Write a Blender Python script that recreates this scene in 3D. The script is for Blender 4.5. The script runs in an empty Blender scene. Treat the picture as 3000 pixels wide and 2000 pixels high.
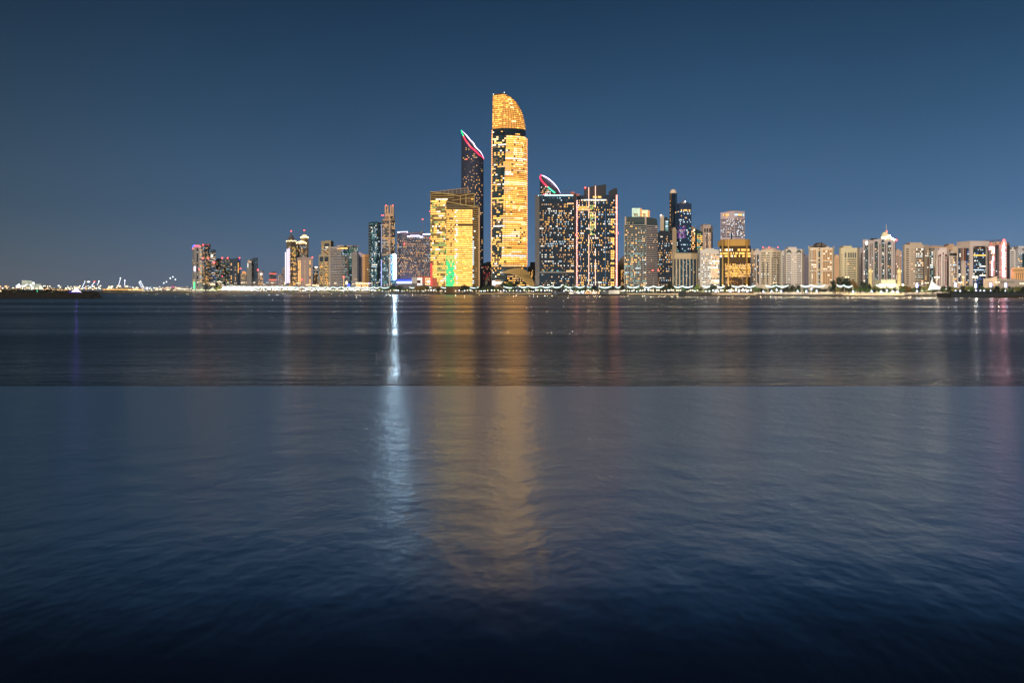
import bpy, bmesh, math, random
from mathutils import Vector
random.seed(7)
R = math.radians
sc = bpy.context.scene
COL = sc.collection

# ------------------------------------------------------------------ camera
F = 3568.0          # focal length in photograph pixels (3000 wide)
HY = 852.0          # horizon row
H = 6.5             # camera height above the water
cd = bpy.data.cameras.new("camera"); cam = bpy.data.objects.new("camera", cd)
COL.objects.link(cam); sc.camera = cam
cam.location = (0, 0, H); cam.rotation_euler = (math.pi/2, 0, 0)
cd.sensor_width = 36; cd.lens = F/3000*36; cd.shift_y = -(1000-HY)/3000
cd.clip_start = 0.1; cd.clip_end = 30000

# ------------------------------------------------------------------ world
w = bpy.data.worlds.new("World"); sc.world = w; w.use_nodes = True
nt = w.node_tree; N = nt.nodes; L = nt.links
bg = N['Background']
sky = N.new('ShaderNodeTexSky'); sky.sky_type = 'NISHITA'; sky.sun_disc = False
sky.sun_elevation = R(-3); sky.sun_rotation = R(0); sky.ozone_density = 5
tc = N.new('ShaderNodeTexCoord'); sep = N.new('ShaderNodeSeparateXYZ')
L.new(tc.outputs['Generated'], sep.inputs[0])
ramp = N.new('ShaderNodeValToRGB'); L.new(sep.outputs['Z'], ramp.inputs[0])
cr = ramp.color_ramp; cr.interpolation = 'B_SPLINE'
stops = [(0.0, (.132, .202, .325)), (.03, (.090, .178, .312)), (.065, (.052, .134, .270)),
         (.14, (.022, .074, .150)), (.225, (.006, .033, .072)), (.30, (.003, .012, .028)), (.40, (.0006, .003, .007)), (1.0, (.0005, .002, .005))]
while len(cr.elements) < len(stops): cr.elements.new(.5)
for e, (p, c) in zip(cr.elements, stops): e.position = p; e.color = (*c, 1)
# the western side of the city glow is greyer and a little dimmer
mr = N.new('ShaderNodeMapRange'); L.new(sep.outputs['X'], mr.inputs[0])
mr.inputs[1].default_value = -.42; mr.inputs[2].default_value = .42
mr.inputs[3].default_value = 0; mr.inputs[4].default_value = 1
side = N.new('ShaderNodeValToRGB'); L.new(mr.outputs[0], side.inputs[0])
se = side.color_ramp.elements
se[0].position = 0; se[0].color = (.82, .58, .42, 1); se[1].position = 1; se[1].color = (1.5, 1.36, 1.30, 1)
e = side.color_ramp.elements.new(.45); e.color = (1, 1, 1, 1)
mul = N.new('ShaderNodeMix'); mul.data_type = 'RGBA'; mul.blend_type = 'MULTIPLY'; mul.inputs[0].default_value = 1
mz = N.new('ShaderNodeMapRange'); L.new(sep.outputs['Z'], mz.inputs[0]); mz.inputs[1].default_value = 0; mz.inputs[2].default_value = .26; mz.inputs[3].default_value = 1; mz.inputs[4].default_value = .7; L.new(mz.outputs[0], mul.inputs[0])
L.new(ramp.outputs[0], mul.inputs[6]); L.new(side.outputs[0], mul.inputs[7])
add = N.new('ShaderNodeMix'); add.data_type = 'RGBA'; add.blend_type = 'ADD'; add.inputs[0].default_value = .08
L.new(mul.outputs[2], add.inputs[6]); L.new(sky.outputs[0], add.inputs[7])
sn = N.new('ShaderNodeTexNoise'); sn.inputs['Scale'].default_value = 3; sn.inputs['Detail'].default_value = 4; L.new(tc.outputs['Generated'], sn.inputs['Vector'])
sr = N.new('ShaderNodeMapRange'); L.new(sn.outputs['Fac'], sr.inputs[0]); sr.inputs[1].default_value = .3; sr.inputs[2].default_value = .7; sr.inputs[3].default_value = .93; sr.inputs[4].default_value = 1.06
sm = N.new('ShaderNodeVectorMath'); sm.operation = 'SCALE'; L.new(add.outputs[2], sm.inputs[0]); L.new(sr.outputs[0], sm.inputs['Scale'])
L.new(sm.outputs[0], bg.inputs[0]); bg.inputs[1].default_value = 1.0

sd = bpy.data.lights.new("facade_fill", 'SUN'); sd.energy = 3.0; sd.angle = R(12); sd.color = (1, .84, .64)  # added soft sun standing in for the city light on the facades
so = bpy.data.objects.new("facade_fill", sd); COL.objects.link(so)
so.rotation_euler = (R(62), 0, R(-14))
sc.view_settings.view_transform = 'Standard'; sc.view_settings.look = 'None'
sc.view_settings.exposure = 0; sc.view_settings.gamma = 1
sc.cycles.max_bounces = 4; sc.cycles.diffuse_bounces = 1; sc.cycles.glossy_bounces = 3
sc.cycles.volume_bounces = 0; sc.cycles.transparent_max_bounces = 4
sc.cycles.caustics_reflective = True; sc.cycles.sample_clamp_indirect = 8
sc.cycles.use_denoising = True
HAZE = 0.00003

# ------------------------------------------------------------------ helpers
def ip(tab, x):
    if x <= tab[0][0]: return tab[0][1]
    for (a, u), (b, v) in zip(tab, tab[1:]):
        if x <= b: return u + (v-u)*(x-a)/(b-a)
    return tab[-1][1]
SH = [(-400, 3500), (250, 3300), (430, 2900), (600, 2550), (900, 2380), (1250, 2150), (1500, 1880), (1750, 1660),
      (2150, 1450), (2500, 1345), (2700, 1310), (2790, 1200), (2900, 1160), (3400, 1120)]
def shore(px): return ip(SH, px)
def X(px, D): return (px-1500)/F*D
def Z(py, D): return H + (HY-py)/F*D
GZ = 2.5   # promenade level

class MB:
    def __init__(s): s.v = []; s.f = []; s.m = []
    def quad(s, a, b, c, d, m=0):
        n = len(s.v); s.v += [tuple(a), tuple(b), tuple(c), tuple(d)]; s.f.append((n, n+1, n+2, n+3)); s.m.append(m)
    def poly(s, pts, m=0):
        n = len(s.v); s.v += [tuple(p) for p in pts]; s.f.append(tuple(range(n, n+len(pts)))); s.m.append(m)
    def box(s, x0, x1, y0, y1, z0, z1, m=0):
        p = [(x0,y0,z0),(x1,y0,z0),(x1,y1,z0),(x0,y1,z0),(x0,y0,z1),(x1,y0,z1),(x1,y1,z1),(x0,y1,z1)]
        n = len(s.v); s.v += p
        for f in ((0,3,2,1),(4,5,6,7),(0,1,5,4),(1,2,6,5),(2,3,7,6),(3,0,4,7)):
            s.f.append(tuple(n+i for i in f)); s.m.append(m)
    def loft(s, rings, cap=True, m=0):
        n = len(s.v); k = len(rings[0])
        for r in rings: s.v += [tuple(p) for p in r]
        for i in range(len(rings)-1):
            for j in range(k):
                a = n+i*k+j; b = n+i*k+(j+1) % k
                s.f.append((a, b, b+k, a+k)); s.m.append(m)
        if cap:
            s.f.append(tuple(n+j for j in reversed(range(k)))); s.m.append(m)
            q = n+(len(rings)-1)*k; s.f.append(tuple(q+j for j in range(k))); s.m.append(m)
    def tube(s, pts, r, k=6, m=0, r2=None):
        pts = [Vector(p) for p in pts]; rings = []
        for i, p in enumerate(pts):
            t = (pts[min(i+1, len(pts)-1)]-pts[max(i-1, 0)]).normalized()
            u = t.cross(Vector((0, 1, .01))); u = u.normalized() if u.length > 1e-4 else Vector((1, 0, 0))
            v = t.cross(u); rr = r if r2 is None else r+(r2-r)*i/(len(pts)-1)
            rings.append([p+u*rr*math.cos(6.2832*j/k)+v*rr*math.sin(6.2832*j/k) for j in range(k)])
        s.loft(rings, True, m)
    def ball(s, c, rx, ry, rz, k=8, h=5, m=0, z0=-1.0):
        rings = []
        for i in range(h+1):
            a = math.asin(max(-1, z0))+(math.pi/2-math.asin(max(-1, z0)))*i/h
            q = max(math.cos(a), .02)
            rings.append([(c[0]+rx*q*math.cos(6.2832*j/k), c[1]+ry*q*math.sin(6.2832*j/k), c[2]+rz*math.sin(a)) for j in range(k)])
        s.loft(rings, True, m)
    def build(s, name, mats, parent=None, smooth=False):
        me = bpy.data.meshes.new(name); me.from_pydata(s.v, [], s.f)
        if not isinstance(mats, (list, tuple)): mats = [mats]
        for q in mats: me.materials.append(q)
        if len(mats) > 1: me.polygons.foreach_set('material_index', s.m)
        if smooth: me.polygons.foreach_set('use_smooth', [True]*len(s.f))
        me.update()
        o = bpy.data.objects.new(name, me); COL.objects.link(o)
        if parent:
            o.parent = parent; o.location = (-parent.location[0], -parent.location[1], -parent.location[2])
        return o
def tag(o, label=None, cat=None, group=None, kind=None):
    for k, v in (('label', label), ('category', cat), ('group', group), ('kind', kind)):
        if v: o[k] = v
    return o
def empty(name, loc, label, cat, group=None):
    o = bpy.data.objects.new(name, None); COL.objects.link(o); o.location = loc
    return tag(o, label, cat, group)
def dup(root, loc, rz=0, s=1, label=None):
    r = root.copy(); COL.objects.link(r); r.location = loc; r.rotation_euler = (0, 0, rz); r.scale = (s, s, s)
    if label: r['label'] = label
    for ch in root.children:
        c = ch.copy(); COL.objects.link(c); c.parent = r
        for g in ch.children:
            d = g.copy(); COL.objects.link(d); d.parent = c
    return r

# ------------------------------------------------------------------ materials
MC = {}
def pbr(name, col, rough=.7, metal=0, var=.18, scale=.15, spec=.5, bump=0):
    if name in MC: return MC[name]
    m = bpy.data.materials.new(name); m.use_nodes = True; n = m.node_tree.nodes; l = m.node_tree.links
    p = n['Principled BSDF']; p.inputs['Roughness'].default_value = rough; p.inputs['Metallic'].default_value = metal
    p.inputs['Specular IOR Level'].default_value = spec
    t = n.new('ShaderNodeTexCoord'); no = n.new('ShaderNodeTexNoise'); no.inputs['Scale'].default_value = scale
    no.inputs['Detail'].default_value = 5
    l.new(t.outputs['Object'], no.inputs['Vector'])
    mx = n.new('ShaderNodeMix'); mx.data_type = 'RGBA'
    mx.inputs[6].default_value = (*[c*(1-var) for c in col], 1); mx.inputs[7].default_value = (*[min(1, c*(1+var)) for c in col], 1)
    l.new(no.outputs['Fac'], mx.inputs[0]); l.new(mx.outputs[2], p.inputs['Base Color'])
    if bump:
        b = n.new('ShaderNodeBump'); b.inputs['Distance'].default_value = bump; l.new(no.outputs['Fac'], b.inputs['Height'])
        l.new(b.outputs[0], p.inputs['Normal'])
    MC[name] = m; return m
def emit(name, col, st, sample=False, var=.35, scale=.4):
    if name in MC: return MC[name]
    m = bpy.data.materials.new(name); m.use_nodes = True; n = m.node_tree.nodes; l = m.node_tree.links
    p = n['Principled BSDF']; p.inputs['Base Color'].default_value = (.03, .03, .03, 1); p.inputs['Roughness'].default_value = .3
    p.inputs['Emission Color'].default_value = (*col, 1)
    if var:
        t = n.new('ShaderNodeTexCoord'); no = n.new('ShaderNodeTexNoise'); no.inputs['Scale'].default_value = scale
        l.new(t.outputs['Object'], no.inputs['Vector'])
        q = n.new('ShaderNodeMapRange'); q.inputs[1].default_value = .25; q.inputs[2].default_value = .75
        q.inputs[3].default_value = st*(1-var); q.inputs[4].default_value = st*(1+var)
        l.new(no.outputs['Fac'], q.inputs[0]); l.new(q.outputs[0], p.inputs['Emission Strength'])
    else: p.inputs['Emission Strength'].default_value = st
    m.cycles.emission_sampling = 'AUTO' if sample else 'NONE'
    MC[name] = m; return m
def wall(r, g, b): return pbr('facade_%02d_%02d_%02d' % (r*100, g*100, b*100), (r, g, b), .8, scale=.05, var=.12)
GLASS = pbr('dark_glass', (.010, .026, .052), .12, var=.3, spec=.7)
GLASSB = pbr('blue_glass', (.010, .040, .095), .15, var=.3, spec=.7)
GLASST = pbr('teal_glass', (.01, .05, .07), .18, var=.4, spec=.7)
BRONZE = pbr('bronze_glass', (.09, .05, .018), .25, var=.3)
VOID = pbr('dark_opening', (.02, .023, .03), .5)
PAL = dict(w=((1, .56, .24), 1.6), y=((1, .50, .11), 2.0), W=((1, .92, .78), 2), c=((.68, .88, 1), 1.3), t=((.35, .8, .78), .7),
           o=((1, .50, .18), 1.2), d=((1, .70, .36), .32), D=((.16, .36, .46), .35), g=((1, .46, .075), 1.8), G=((1, .52, .10), 2.5),
           p=((.75, .2, 1), 1.2), b=((.15, .3, 1), 1.0), n=((.1, 1, .35), 1.2), r=((1, .12, .10), 1.4), k=((.30, .17, .05), .8),
           e=((.55, .75, .22), .8), m=((.95, .1, .75), 1.3))
DARKS = {'.': GLASS, ':': GLASSB, ';': GLASST, ',': VOID, '_': BRONZE}
def pm(ch):
    if ch in DARKS: return DARKS[ch]
    c, s = PAL[ch]; return emit('window_light_'+{'W':'bright','G':'bright_gold','D':'dim_cool'}.get(ch, ch), c, s)

# ------------------------------------------------------------------ building kit (coordinates measured in photograph pixels, placed at each building's own depth)
class Bld:
    pass
def interp_front(pts, px):
    if px <= pts[0][0]: a, b = pts[0], pts[1]
    else:
        a, b = pts[-2], pts[-1]
        for p, q in zip(pts, pts[1:]):
            if px <= q[0]: a, b = p, q; break
    t = (px-a[0])/max(b[0]-a[0], 1e-6); return a[1]+(b[1]-a[1])*t
def P(b, px, py, out=0.0):
    pts = b.pts(py) if callable(b.pts) else b.pts
    dd = interp_front(pts, px)-out
    return (X(px, b.D+dd) if abs(out) < 3 else X(px, b.D+dd), b.D+dd, Z(py, b.D))
def B(label, pts, top, mat, off=150, depth=40, name='apartment_building', cat='building', bot=None, group=None, D=None, body='wall', bare=False):
    b = Bld(); mid = (pts[0][0]+pts[-1][0])/2
    b.D = D or shore(mid)+off; b.pts = pts; b.mat = mat
    zb = GZ-.5 if bot is None else Z(bot, b.D)
    b.root = empty(name, (X(mid, b.D), b.D, zb), label, cat, group)
    tops = top if isinstance(top, (list, tuple)) else [top]*len(pts)
    b.top = min(tops)
    if not bare:
        x0, x1 = pts[0][0], pts[-1][0]; ins = (x1-x0)*.06; dm = max(p[1] for p in pts)
        ring = [(p[0], p[1], t) for p, t in zip(pts, tops)]+[(x1-ins, dm+depth, tops[-1]), (x0+ins, dm+depth, tops[0])]
        lo = [(X(p[0], b.D+p[1]), b.D+p[1], zb) for p in ring]; hi = [(X(p[0], b.D+p[1]), b.D+p[1], Z(p[2], b.D)) for p in ring]
        m = MB(); m.loft([lo, hi]); m.build(body, mat, b.root)
        if not isinstance(top, (list, tuple)):   # parapet and plant room on the roof
            m = MB(); px0 = x0+(x1-x0)*random.uniform(.15, .35); px1 = x1-(x1-x0)*random.uniform(.15, .4)
            y = b.D+dm+depth*.35; m.box(X(px0, y), X(px1, y), y, y+depth*.4, Z(top, b.D), Z(top, b.D)+random.uniform(2, 3.6))
            m.build('plant_room', mat, b.root)
    return b
def panel(b, nm, x0, x1, y0, y1, mat, out=.5, th=None, sub=1):
    """a slab lying on the facade, following its plan"""
    m = MB(); n = max(1, sub)
    for i in range(n):
        a = x0+(x1-x0)*i/n; c = x0+(x1-x0)*(i+1)/n
        f = [P(b, a, y1, out), P(b, c, y1, out), P(b, c, y0, out), P(b, a, y0, out)]
        k = [(q[0], q[1]+out+.3, q[2]) for q in f]
        m.quad(*f); m.quad(f[3], f[2], k[2], k[3]); m.quad(f[1], k[1], k[2], f[2]); m.quad(k[0], f[0], f[3], k[3]); m.quad(k[0], k[1], f[1], f[0])
    return m.build(nm, mat, b.root)
def win(b, x0, x1, y0, y1, nr, nc, pal='wWd', dark='.', lit=.3, wf=.62, hf=.5, out=.25, clump=.6, name='window_row', rowlit=None, cells=None, skip=None):
    """nr rows of windows; each row is one part, its panes lit or dark"""
    chars = list(dict.fromkeys(dark+pal)); mats = [pm(c) for c in chars]+[b.mat]; idx = {c: i for i, c in enumerate(chars)}; idx['#'] = len(chars)
    rh = (y1-y0)/nr; cw = (x1-x0)/nc
    colf = [random.random() for _ in range(nc)]
    for r in range(nr):
        m = MB(); rl = random.random(); run = None; yc = y0+rh*(r+.5); ya, yb = yc-rh*hf/2, yc+rh*hf/2
        xs_ = []; ms_ = []
        for c in range(nc):
            xc = x0+cw*(c+.5)
            pr = lit*(1-clump) + clump*lit*(.3+1.4*rl)*(.4+1.2*colf[c])
            if rowlit and r in rowlit: pr = .92
            if random.random() < pr:
                if run is None or random.random() < .4: run = random.choice(pal)
                ch = run
            else: ch = random.choice(dark)
            if cells:
                q = cells(r, c)
                if q: ch = q
            if ch not in idx: idx[ch] = len(mats); mats.append(pm(ch))
            if skip and skip(r, c):
                ch = '#'
                if not xs_: continue
            xs_ += [xc-cw*wf/2, xc+cw*wf/2]; ms_ += [idx[ch], idx['#']]
        while ms_ and ms_[-2] == idx['#']: ms_ = ms_[:-2]; xs_ = xs_[:-2]
        if not xs_: continue
        for x in xs_: m.v += [P(b, x, yb, out), P(b, x, ya, out)]
        for i in range(len(xs_)-1): m.f.append((2*i, 2*i+2, 2*i+3, 2*i+1)); m.m.append(ms_[i])
        m.build(name, mats, b.root)
def bands(b, x0, x1, y0, y1, n, mat, hf=.18, out=.6, sub=6, name='slab_edges', off=0):
    m = MB(); rh = (y1-y0)/n; xs_ = [x0, x0+(x1-x0)*.012]+[x0+(x1-x0)*(i+1)/sub for i in range(sub)]; k = len(xs_)
    for r in range(n+1):
        y = y0+rh*r+off; h = rh*hf/2; base = len(m.v)
        for yy, bk in ((y-h, 1), (y-h, 0), (y+h, 0), (y+h, 1)):
            for x in xs_:
                q = P(b, x, yy, out); m.v.append((q[0], q[1]+(out+.2 if bk else 0), q[2]))
        for j in range(3):
            for i in range(k-1): m.f.append((base+j*k+i, base+(j+1)*k+i, base+(j+1)*k+i+1, base+j*k+i+1)); m.m.append(0)
        if r: pb = base-4*k; m.f.append((pb+2*k, base+k, base+k+1, pb+2*k+1)); m.m.append(0)
    return m.build(name, mat, b.root)
def fins(b, x0, x1, y0, y1, n, mat, wf=.25, out=.8, name='fins'):
    m = MB(); cw = (x1-x0)/n; yt = y0+min(.8, (y1-y0)*.05)
    for i in range(n+1):
        x = x0+cw*i; h = cw*wf/2; base = len(m.v)
        for xx, bk in ((x-h, 1), (x-h, 0), (x+h, 0), (x+h, 1)):
            for yy in (y1, yt, y0):
                q = P(b, xx, yy, out); m.v.append((q[0], q[1]+(out+.2 if bk else 0), q[2]))
        for j in range(3):
            for k in range(2): m.f.append((base+j*3+k, base+j*3+3+k, base+j*3+4+k, base+j*3+k+1)); m.m.append(0)
        if i: pb = base-12; m.f.append((pb+7, base+4, base+5, pb+8)); m.m.append(0)
    return m.build(name, mat, b.root)
RED = emit('red_beacon', (1, .06, .05), 9, True, 0)
def beacon(b, px, py, r=1.3, dd=-1, mat=None):
    m = MB(); y = b.D+dd; r *= .68; m.ball((X(px, y), y, Z(py, b.D)), r, r, r, 8, 5)
    return m.build('warning_light', mat or RED, b.root)
def arch(b, x0, x1, y0, y1, mat, out=.4, name='arched_window', pointed=False):
    """window with an arched head"""
    m = MB(); r = (x1-x0)/2; cx = (x0+x1)/2; pts = []
    for i in range(9):
        a = math.pi*i/8; pts.append((cx+r*math.cos(a), y0+r-(r*(1.25 if pointed else 1))*math.sin(a)))
    pts = [(x0, y1), (x1, y1)]+pts
    m.poly([P(b, x, y, out) for x, y in pts]); return m.build(name, mat, b.root)
def rod(b, name, p0, p1, r, mat, r2=None, out=1.0):
    m = MB(); q = []
    for (x, y) in (p0, p1): q.append((X(x, b.D), b.D-out, Z(y, b.D)))
    m.tube(q, r, 6, 0, r2); return m.build(name, mat, b.root)
def line(b, name, pts, r, mat, out=1.0, dd=None):
    m = MB(); m.tube([P(b, x, y, out) if dd is None else (X(x, b.D+dd), b.D+dd, Z(y, b.D)) for x, y in pts], r, 6)
    return m.build(name, mat, b.root)
def crane(b, px, y, span=14, up=9):
    m = MB(); D = b.D+10
    m.tube([(X(px, D), D, Z(y+2, b.D)), (X(px, D), D, Z(y-up*.6, b.D))], .4, 4)
    m.tube([(X(px-span*.3, D), D, Z(y-up*.6, b.D)), (X(px+span*.7, D), D, Z(y-up, b.D))], .35, 4)
    m.build('roof_crane', METAL, b.root)
METAL = pbr('grey_metal', (.22, .2, .19), .5, .3)
CREAM = wall(.70, .61, .48); WHITE = wall(.74, .71, .70); TAN = wall(.55, .42, .28); GREY = wall(.30, .31, .33); LILAC = wall(.42, .38, .52)
MAUVE = wall(.30, .25, .27); BROWN = wall(.33, .24, .17); BEIGE = wall(.58, .49, .38); ORANGE = wall(.80, .45, .20); DK = wall(.025, .045, .075)
LEDW = emit('white_led', (.86, .82, 1), 7, True, 0); LEDC = emit('cyan_led', (.45, .95, 1), 3, True, 0); LEDR = emit('red_led', (1, .06, .12), 5, True, 0)
LEDG = emit('green_led', (.05, 1, .40), 3, True, 0); LEDP = emit('pink_led', (1, .34, .28), 4, True, 0); LEDB = emit('blue_led', (.06, .10, 1), 5, True, 0)
LEDY = emit('warm_led', (1, .75, .4), 3.5, True, 0); LEDV = emit('violet_led', (.55, .35, 1), 3, True, 0)
FLOOD = emit('flood_white', (.62, .84, 1), 110, True, 0)

# ------------------------------------------------------------------ the ground, the water, the made-up reflecting sheet
def shader_water(name, deep, r0, r1, wave, dist):
    m = bpy.data.materials.new(name); m.use_nodes = True; n = m.node_tree.nodes; l = m.node_tree.links
    p = n['Principled BSDF']; p.inputs['Base Color'].default_value = (*deep, 1); p.inputs['IOR'].default_value = 1.3; p.inputs['Specular Tint'].default_value = (.66, .80, 1, 1)
    t = n.new('ShaderNodeTexCoord')
    hs = None
    for sx, sy, amp, det in wave:
        mp = n.new('ShaderNodeMapping'); mp.inputs['Scale'].default_value = (sx, sy, 1); l.new(t.outputs['Object'], mp.inputs[0])
        no = n.new('ShaderNodeTexNoise'); no.inputs['Scale'].default_value = 1; no.inputs['Detail'].default_value = det
        no.inputs['Roughness'].default_value = .62
        l.new(mp.outputs[0], no.inputs['Vector'])
        mu = n.new('ShaderNodeMath'); mu.operation = 'MULTIPLY'; mu.inputs[1].default_value = amp; l.new(no.outputs['Fac'], mu.inputs[0])
        if hs is None: hs = mu
        else:
            ad = n.new('ShaderNodeMath'); ad.operation = 'ADD'; l.new(hs.outputs[0], ad.inputs[0]); l.new(mu.outputs[0], ad.inputs[1]); hs = ad
    bp = n.new('ShaderNodeBump'); bp.inputs['Distance'].default_value = dist; l.new(hs.outputs[0], bp.inputs['Height'])
    l.new(bp.outputs[0], p.inputs['Normal'])
    return m, n, l, p, t, bp
mw, n, l, p, t, bp = shader_water('sea_water', (.003, .009, .016), .1, .3, [(.06, .16, 1.6, 4), (.2, .6, 1, 3), (.8, 2.4, .3, 3)], 1.3)
# wind lanes: long bands of calmer and rougher water
mp = n.new('ShaderNodeMapping'); mp.inputs['Scale'].default_value = (.0012, .011, 1); l.new(t.outputs['Object'], mp.inputs[0])
no = n.new('ShaderNodeTexNoise'); no.inputs['Scale'].default_value = 1; no.inputs['Detail'].default_value = 6; l.new(mp.outputs[0], no.inputs['Vector'])
q = n.new('ShaderNodeMapRange'); q.inputs[1].default_value = .38; q.inputs[2].default_value = .62; q.inputs[3].default_value = .15; q.inputs[4].default_value = .27
l.new(no.outputs['Fac'], q.inputs[0]); l.new(q.outputs[0], p.inputs['Roughness'])
q2 = n.new('ShaderNodeMapRange'); q2.inputs[1].default_value = .38; q2.inputs[2].default_value = .62; q2.inputs[3].default_value = .6; q2.inputs[4].default_value = 1.0
l.new(no.outputs['Fac'], q2.inputs[0]); l.new(q2.outputs[0], bp.inputs['Strength'])
m = MB(); m.quad((-5500, 12, 0), (5500, 12, 0), (5500, 5400, 0), (-5500, 5400, 0))
tag(m.build('water', mw), kind='structure')

# made-up mirror sheet standing in for the blurred water reflections; its edge cuts the sea
mt = bpy.data.materials.new('reflection_sheet'); mt.use_nodes = True; n = mt.node_tree.nodes; l = mt.node_tree.links
p = n['Principled BSDF']; p.inputs['Base Color'].default_value = (.002, .003, .004, 1); p.inputs['IOR'].default_value = 2.4
p.inputs['Roughness'].default_value = .28; p.inputs['Anisotropic'].default_value = .4
tg = n.new('ShaderNodeCombineXYZ'); tg.inputs[0].default_value = 1; l.new(tg.outputs[0], p.inputs['Tangent'])
p.inputs['Metallic'].default_value = 1; p.inputs['Base Color'].default_value = (.29, .38, .45, 1); p.inputs['Specular Tint'].default_value = (.86, .96, 1, 1)
t = n.new('ShaderNodeTexCoord')
def nz(sx, sy, det, rough=.55):
    mp = n.new('ShaderNodeMapping'); mp.inputs['Scale'].default_value = (sx, sy, 1); l.new(t.outputs['Object'], mp.inputs[0])
    o = n.new('ShaderNodeTexNoise'); o.inputs['Scale'].default_value = 1; o.inputs['Detail'].default_value = det; o.inputs['Roughness'].default_value = rough
    l.new(mp.outputs[0], o.inputs['Vector']); return o
a = nz(2.0, .9, 4, .6); c = nz(6, 2.5, 2, .5)
mu = n.new('ShaderNodeMath'); mu.operation = 'MULTIPLY_ADD'; mu.inputs[1].default_value = .22
l.new(c.outputs['Fac'], mu.inputs[0]); l.new(a.outputs['Fac'], mu.inputs[2])
bp = n.new('ShaderNodeBump'); bp.inputs['Distance'].default_value = .05; bp.inputs['Strength'].default_value = .38; l.new(mu.outputs[0], bp.inputs['Height'])
l.new(bp.outputs[0], p.inputs['Normal'])
TZ = H-1.5; TE = 1.5/((1131-HY)/F)
# curved to stretch the reflections and darken the near end: it falls a little towards the sea and rolls down towards the viewer
SL = [(4.4, -1.35), (6.5, -1.9), (9, -2.4), (11.5, -2.2), (13.5, -.7), (15.5, 3.2), (17.8, 9), (22, 10), (40, 12)]
ys = [TE-.06*i for i in range(int((TE+6)/.06))]; zs = [TZ]
for a_, b_ in zip(ys, ys[1:]): zs.append(zs[-1]-math.tan(R(ip(SL, math.degrees(math.atan2(H-zs[-1], max(a_, .5))))))*(a_-b_))
m = MB(); k = 19
for y, z in zip(ys, zs): m.v += [(-45+5*i, y, z) for i in range(k)]
for r in range(len(ys)-1):
    for i in range(k-1): m.f.append((r*k+k+i, r*k+k+i+1, r*k+i+1, r*k+i)); m.m.append(0)
tag(m.build('reflection_sheet', mt, smooth=True), kind='structure')
m = MB(); prof = [(y, z-.02) for y, z in list(zip(ys, zs))[::12]]; q = [(prof[0][0]-.01, -3)]+[(y-.01, z) for y, z in prof]+[(ys[-1], -3)]
m.loft([[(-45, y, z) for y, z in q], [(45, y, z) for y, z in q]]); tag(m.build('quay', pbr('black_stone', (.02, .02, .022), .5)), kind='structure')  # made-up stone base added under the reflecting sheet

# far shore: one sheet with a sloping sea wall
GRASS = pbr('shore_ground', (.04, .036, .025), .9, scale=.02, var=.4)
SAND = pbr('sand', (.62, .48, .30), .95, scale=.3, var=.2)
STONE = pbr('sea_wall_stone', (.03, .024, .02), .9, scale=.5, var=.5)
xs = list(range(-600, 3700, 50)); m = MB()
for a, c in zip(xs, xs[1:]):
    def row(px, dd, z): D = shore(px)+dd; return (X(px, D), D, z)
    m.quad(row(a, 14, GZ), row(c, 14, GZ), (X(c, 5400), 5400, GZ), (X(a, 5400), 5400, GZ), 0)
    m.quad(row(a, 0, -.5), row(c, 0, -.5), row(c, 3, 1.6), row(a, 3, 1.6), 1)
    m.quad(row(a, 3, 1.6), row(c, 3, 1.6), row(c, 14, GZ), row(a, 14, GZ), 1)
tag(m.build('ground', [GRASS, STONE]), kind='structure')
m = MB()   # lit sand beaches on the far shore
for x0, x1 in ((1395, 1617), (1838, 1992), (2085, 2215), (2470, 2650)):
    k = 14
    for i in range(k):
        a = x0+(x1-x0)*i/k; c = x0+(x1-x0)*(i+1)/k
        r = lambda px, dd, z: (X(px, shore(px)+dd), shore(px)+dd, z)
        m.quad(r(a, 2.2, 1.45), r(c, 2.2, 1.45), r(c, 13, GZ+.25), r(a, 13, GZ+.25)); m.quad(r(a, 13, GZ+.25), r(c, 13, GZ+.25), r(c, 40, GZ+.4), r(a, 40, GZ+.4))
tag(m.build('sand', SAND), kind='structure')
ROAD = pbr('asphalt', (.05, .05, .05), .8)
m = MB()
for a, c in zip(xs, xs[1:]):
    r = lambda px, dd: (X(px, shore(px)+dd), shore(px)+dd, GZ+.02)
    m.quad(r(a, 75), r(c, 75), r(c, 100), r(a, 100))
tag(m.build('road', ROAD), kind='structure')
# ------------------------------------------------------------------ buildings, left to right
# far western towers
def flat(x0, x1, dd=0): return [(x0, dd), (x1, dd)]
def corner(x0, xc, x1, l=25, r=25): return [(x0, l), (xc, 0), (x1, r)]
b = B('westernmost tall slab tower with grey stripe, violet lit corner and red roof edge', corner(563.6, 570, 593, 12, 8), 719, GREY, 160, name='apartment_tower')
win(b, 564, 569.5, 724, 836, 30, 2, 'ywd', lit=.25); panel(b, 'glass_stripe', 576, 580, 727, 836, DK, .4)
win(b, 576.4, 579.8, 728, 834, 34, 1, 'wcW', lit=.25, out=.9); win(b, 585, 593, 724, 834, 34, 3, 'wytc', lit=.62)
panel(b, 'roof_light', 570, 585, 719, 723, LEDR, .9); line(b, 'edge_light', [(569.5, 718), (566, 720), (564, 724)], .9, LEDB)
panel(b, 'edge_light', 568.4, 571.6, 780, 795, emit('violet_edge', (.75, .7, 1), 5, True, 0), 1); panel(b, 'edge_light', 567.5, 571, 826, 846, LEDG, 1)
beacon(b, 584.8, 722.3, 1.6); beacon(b, 583, 789, 2.2, -14); beacon(b, 564, 728, 1.0, 5)
b = B('dark glass tower with red lit roof beside the grey striped slab tower', corner(593, 600, 616.5, 12, 8), 717, DK, 185, name='apartment_tower')
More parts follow.
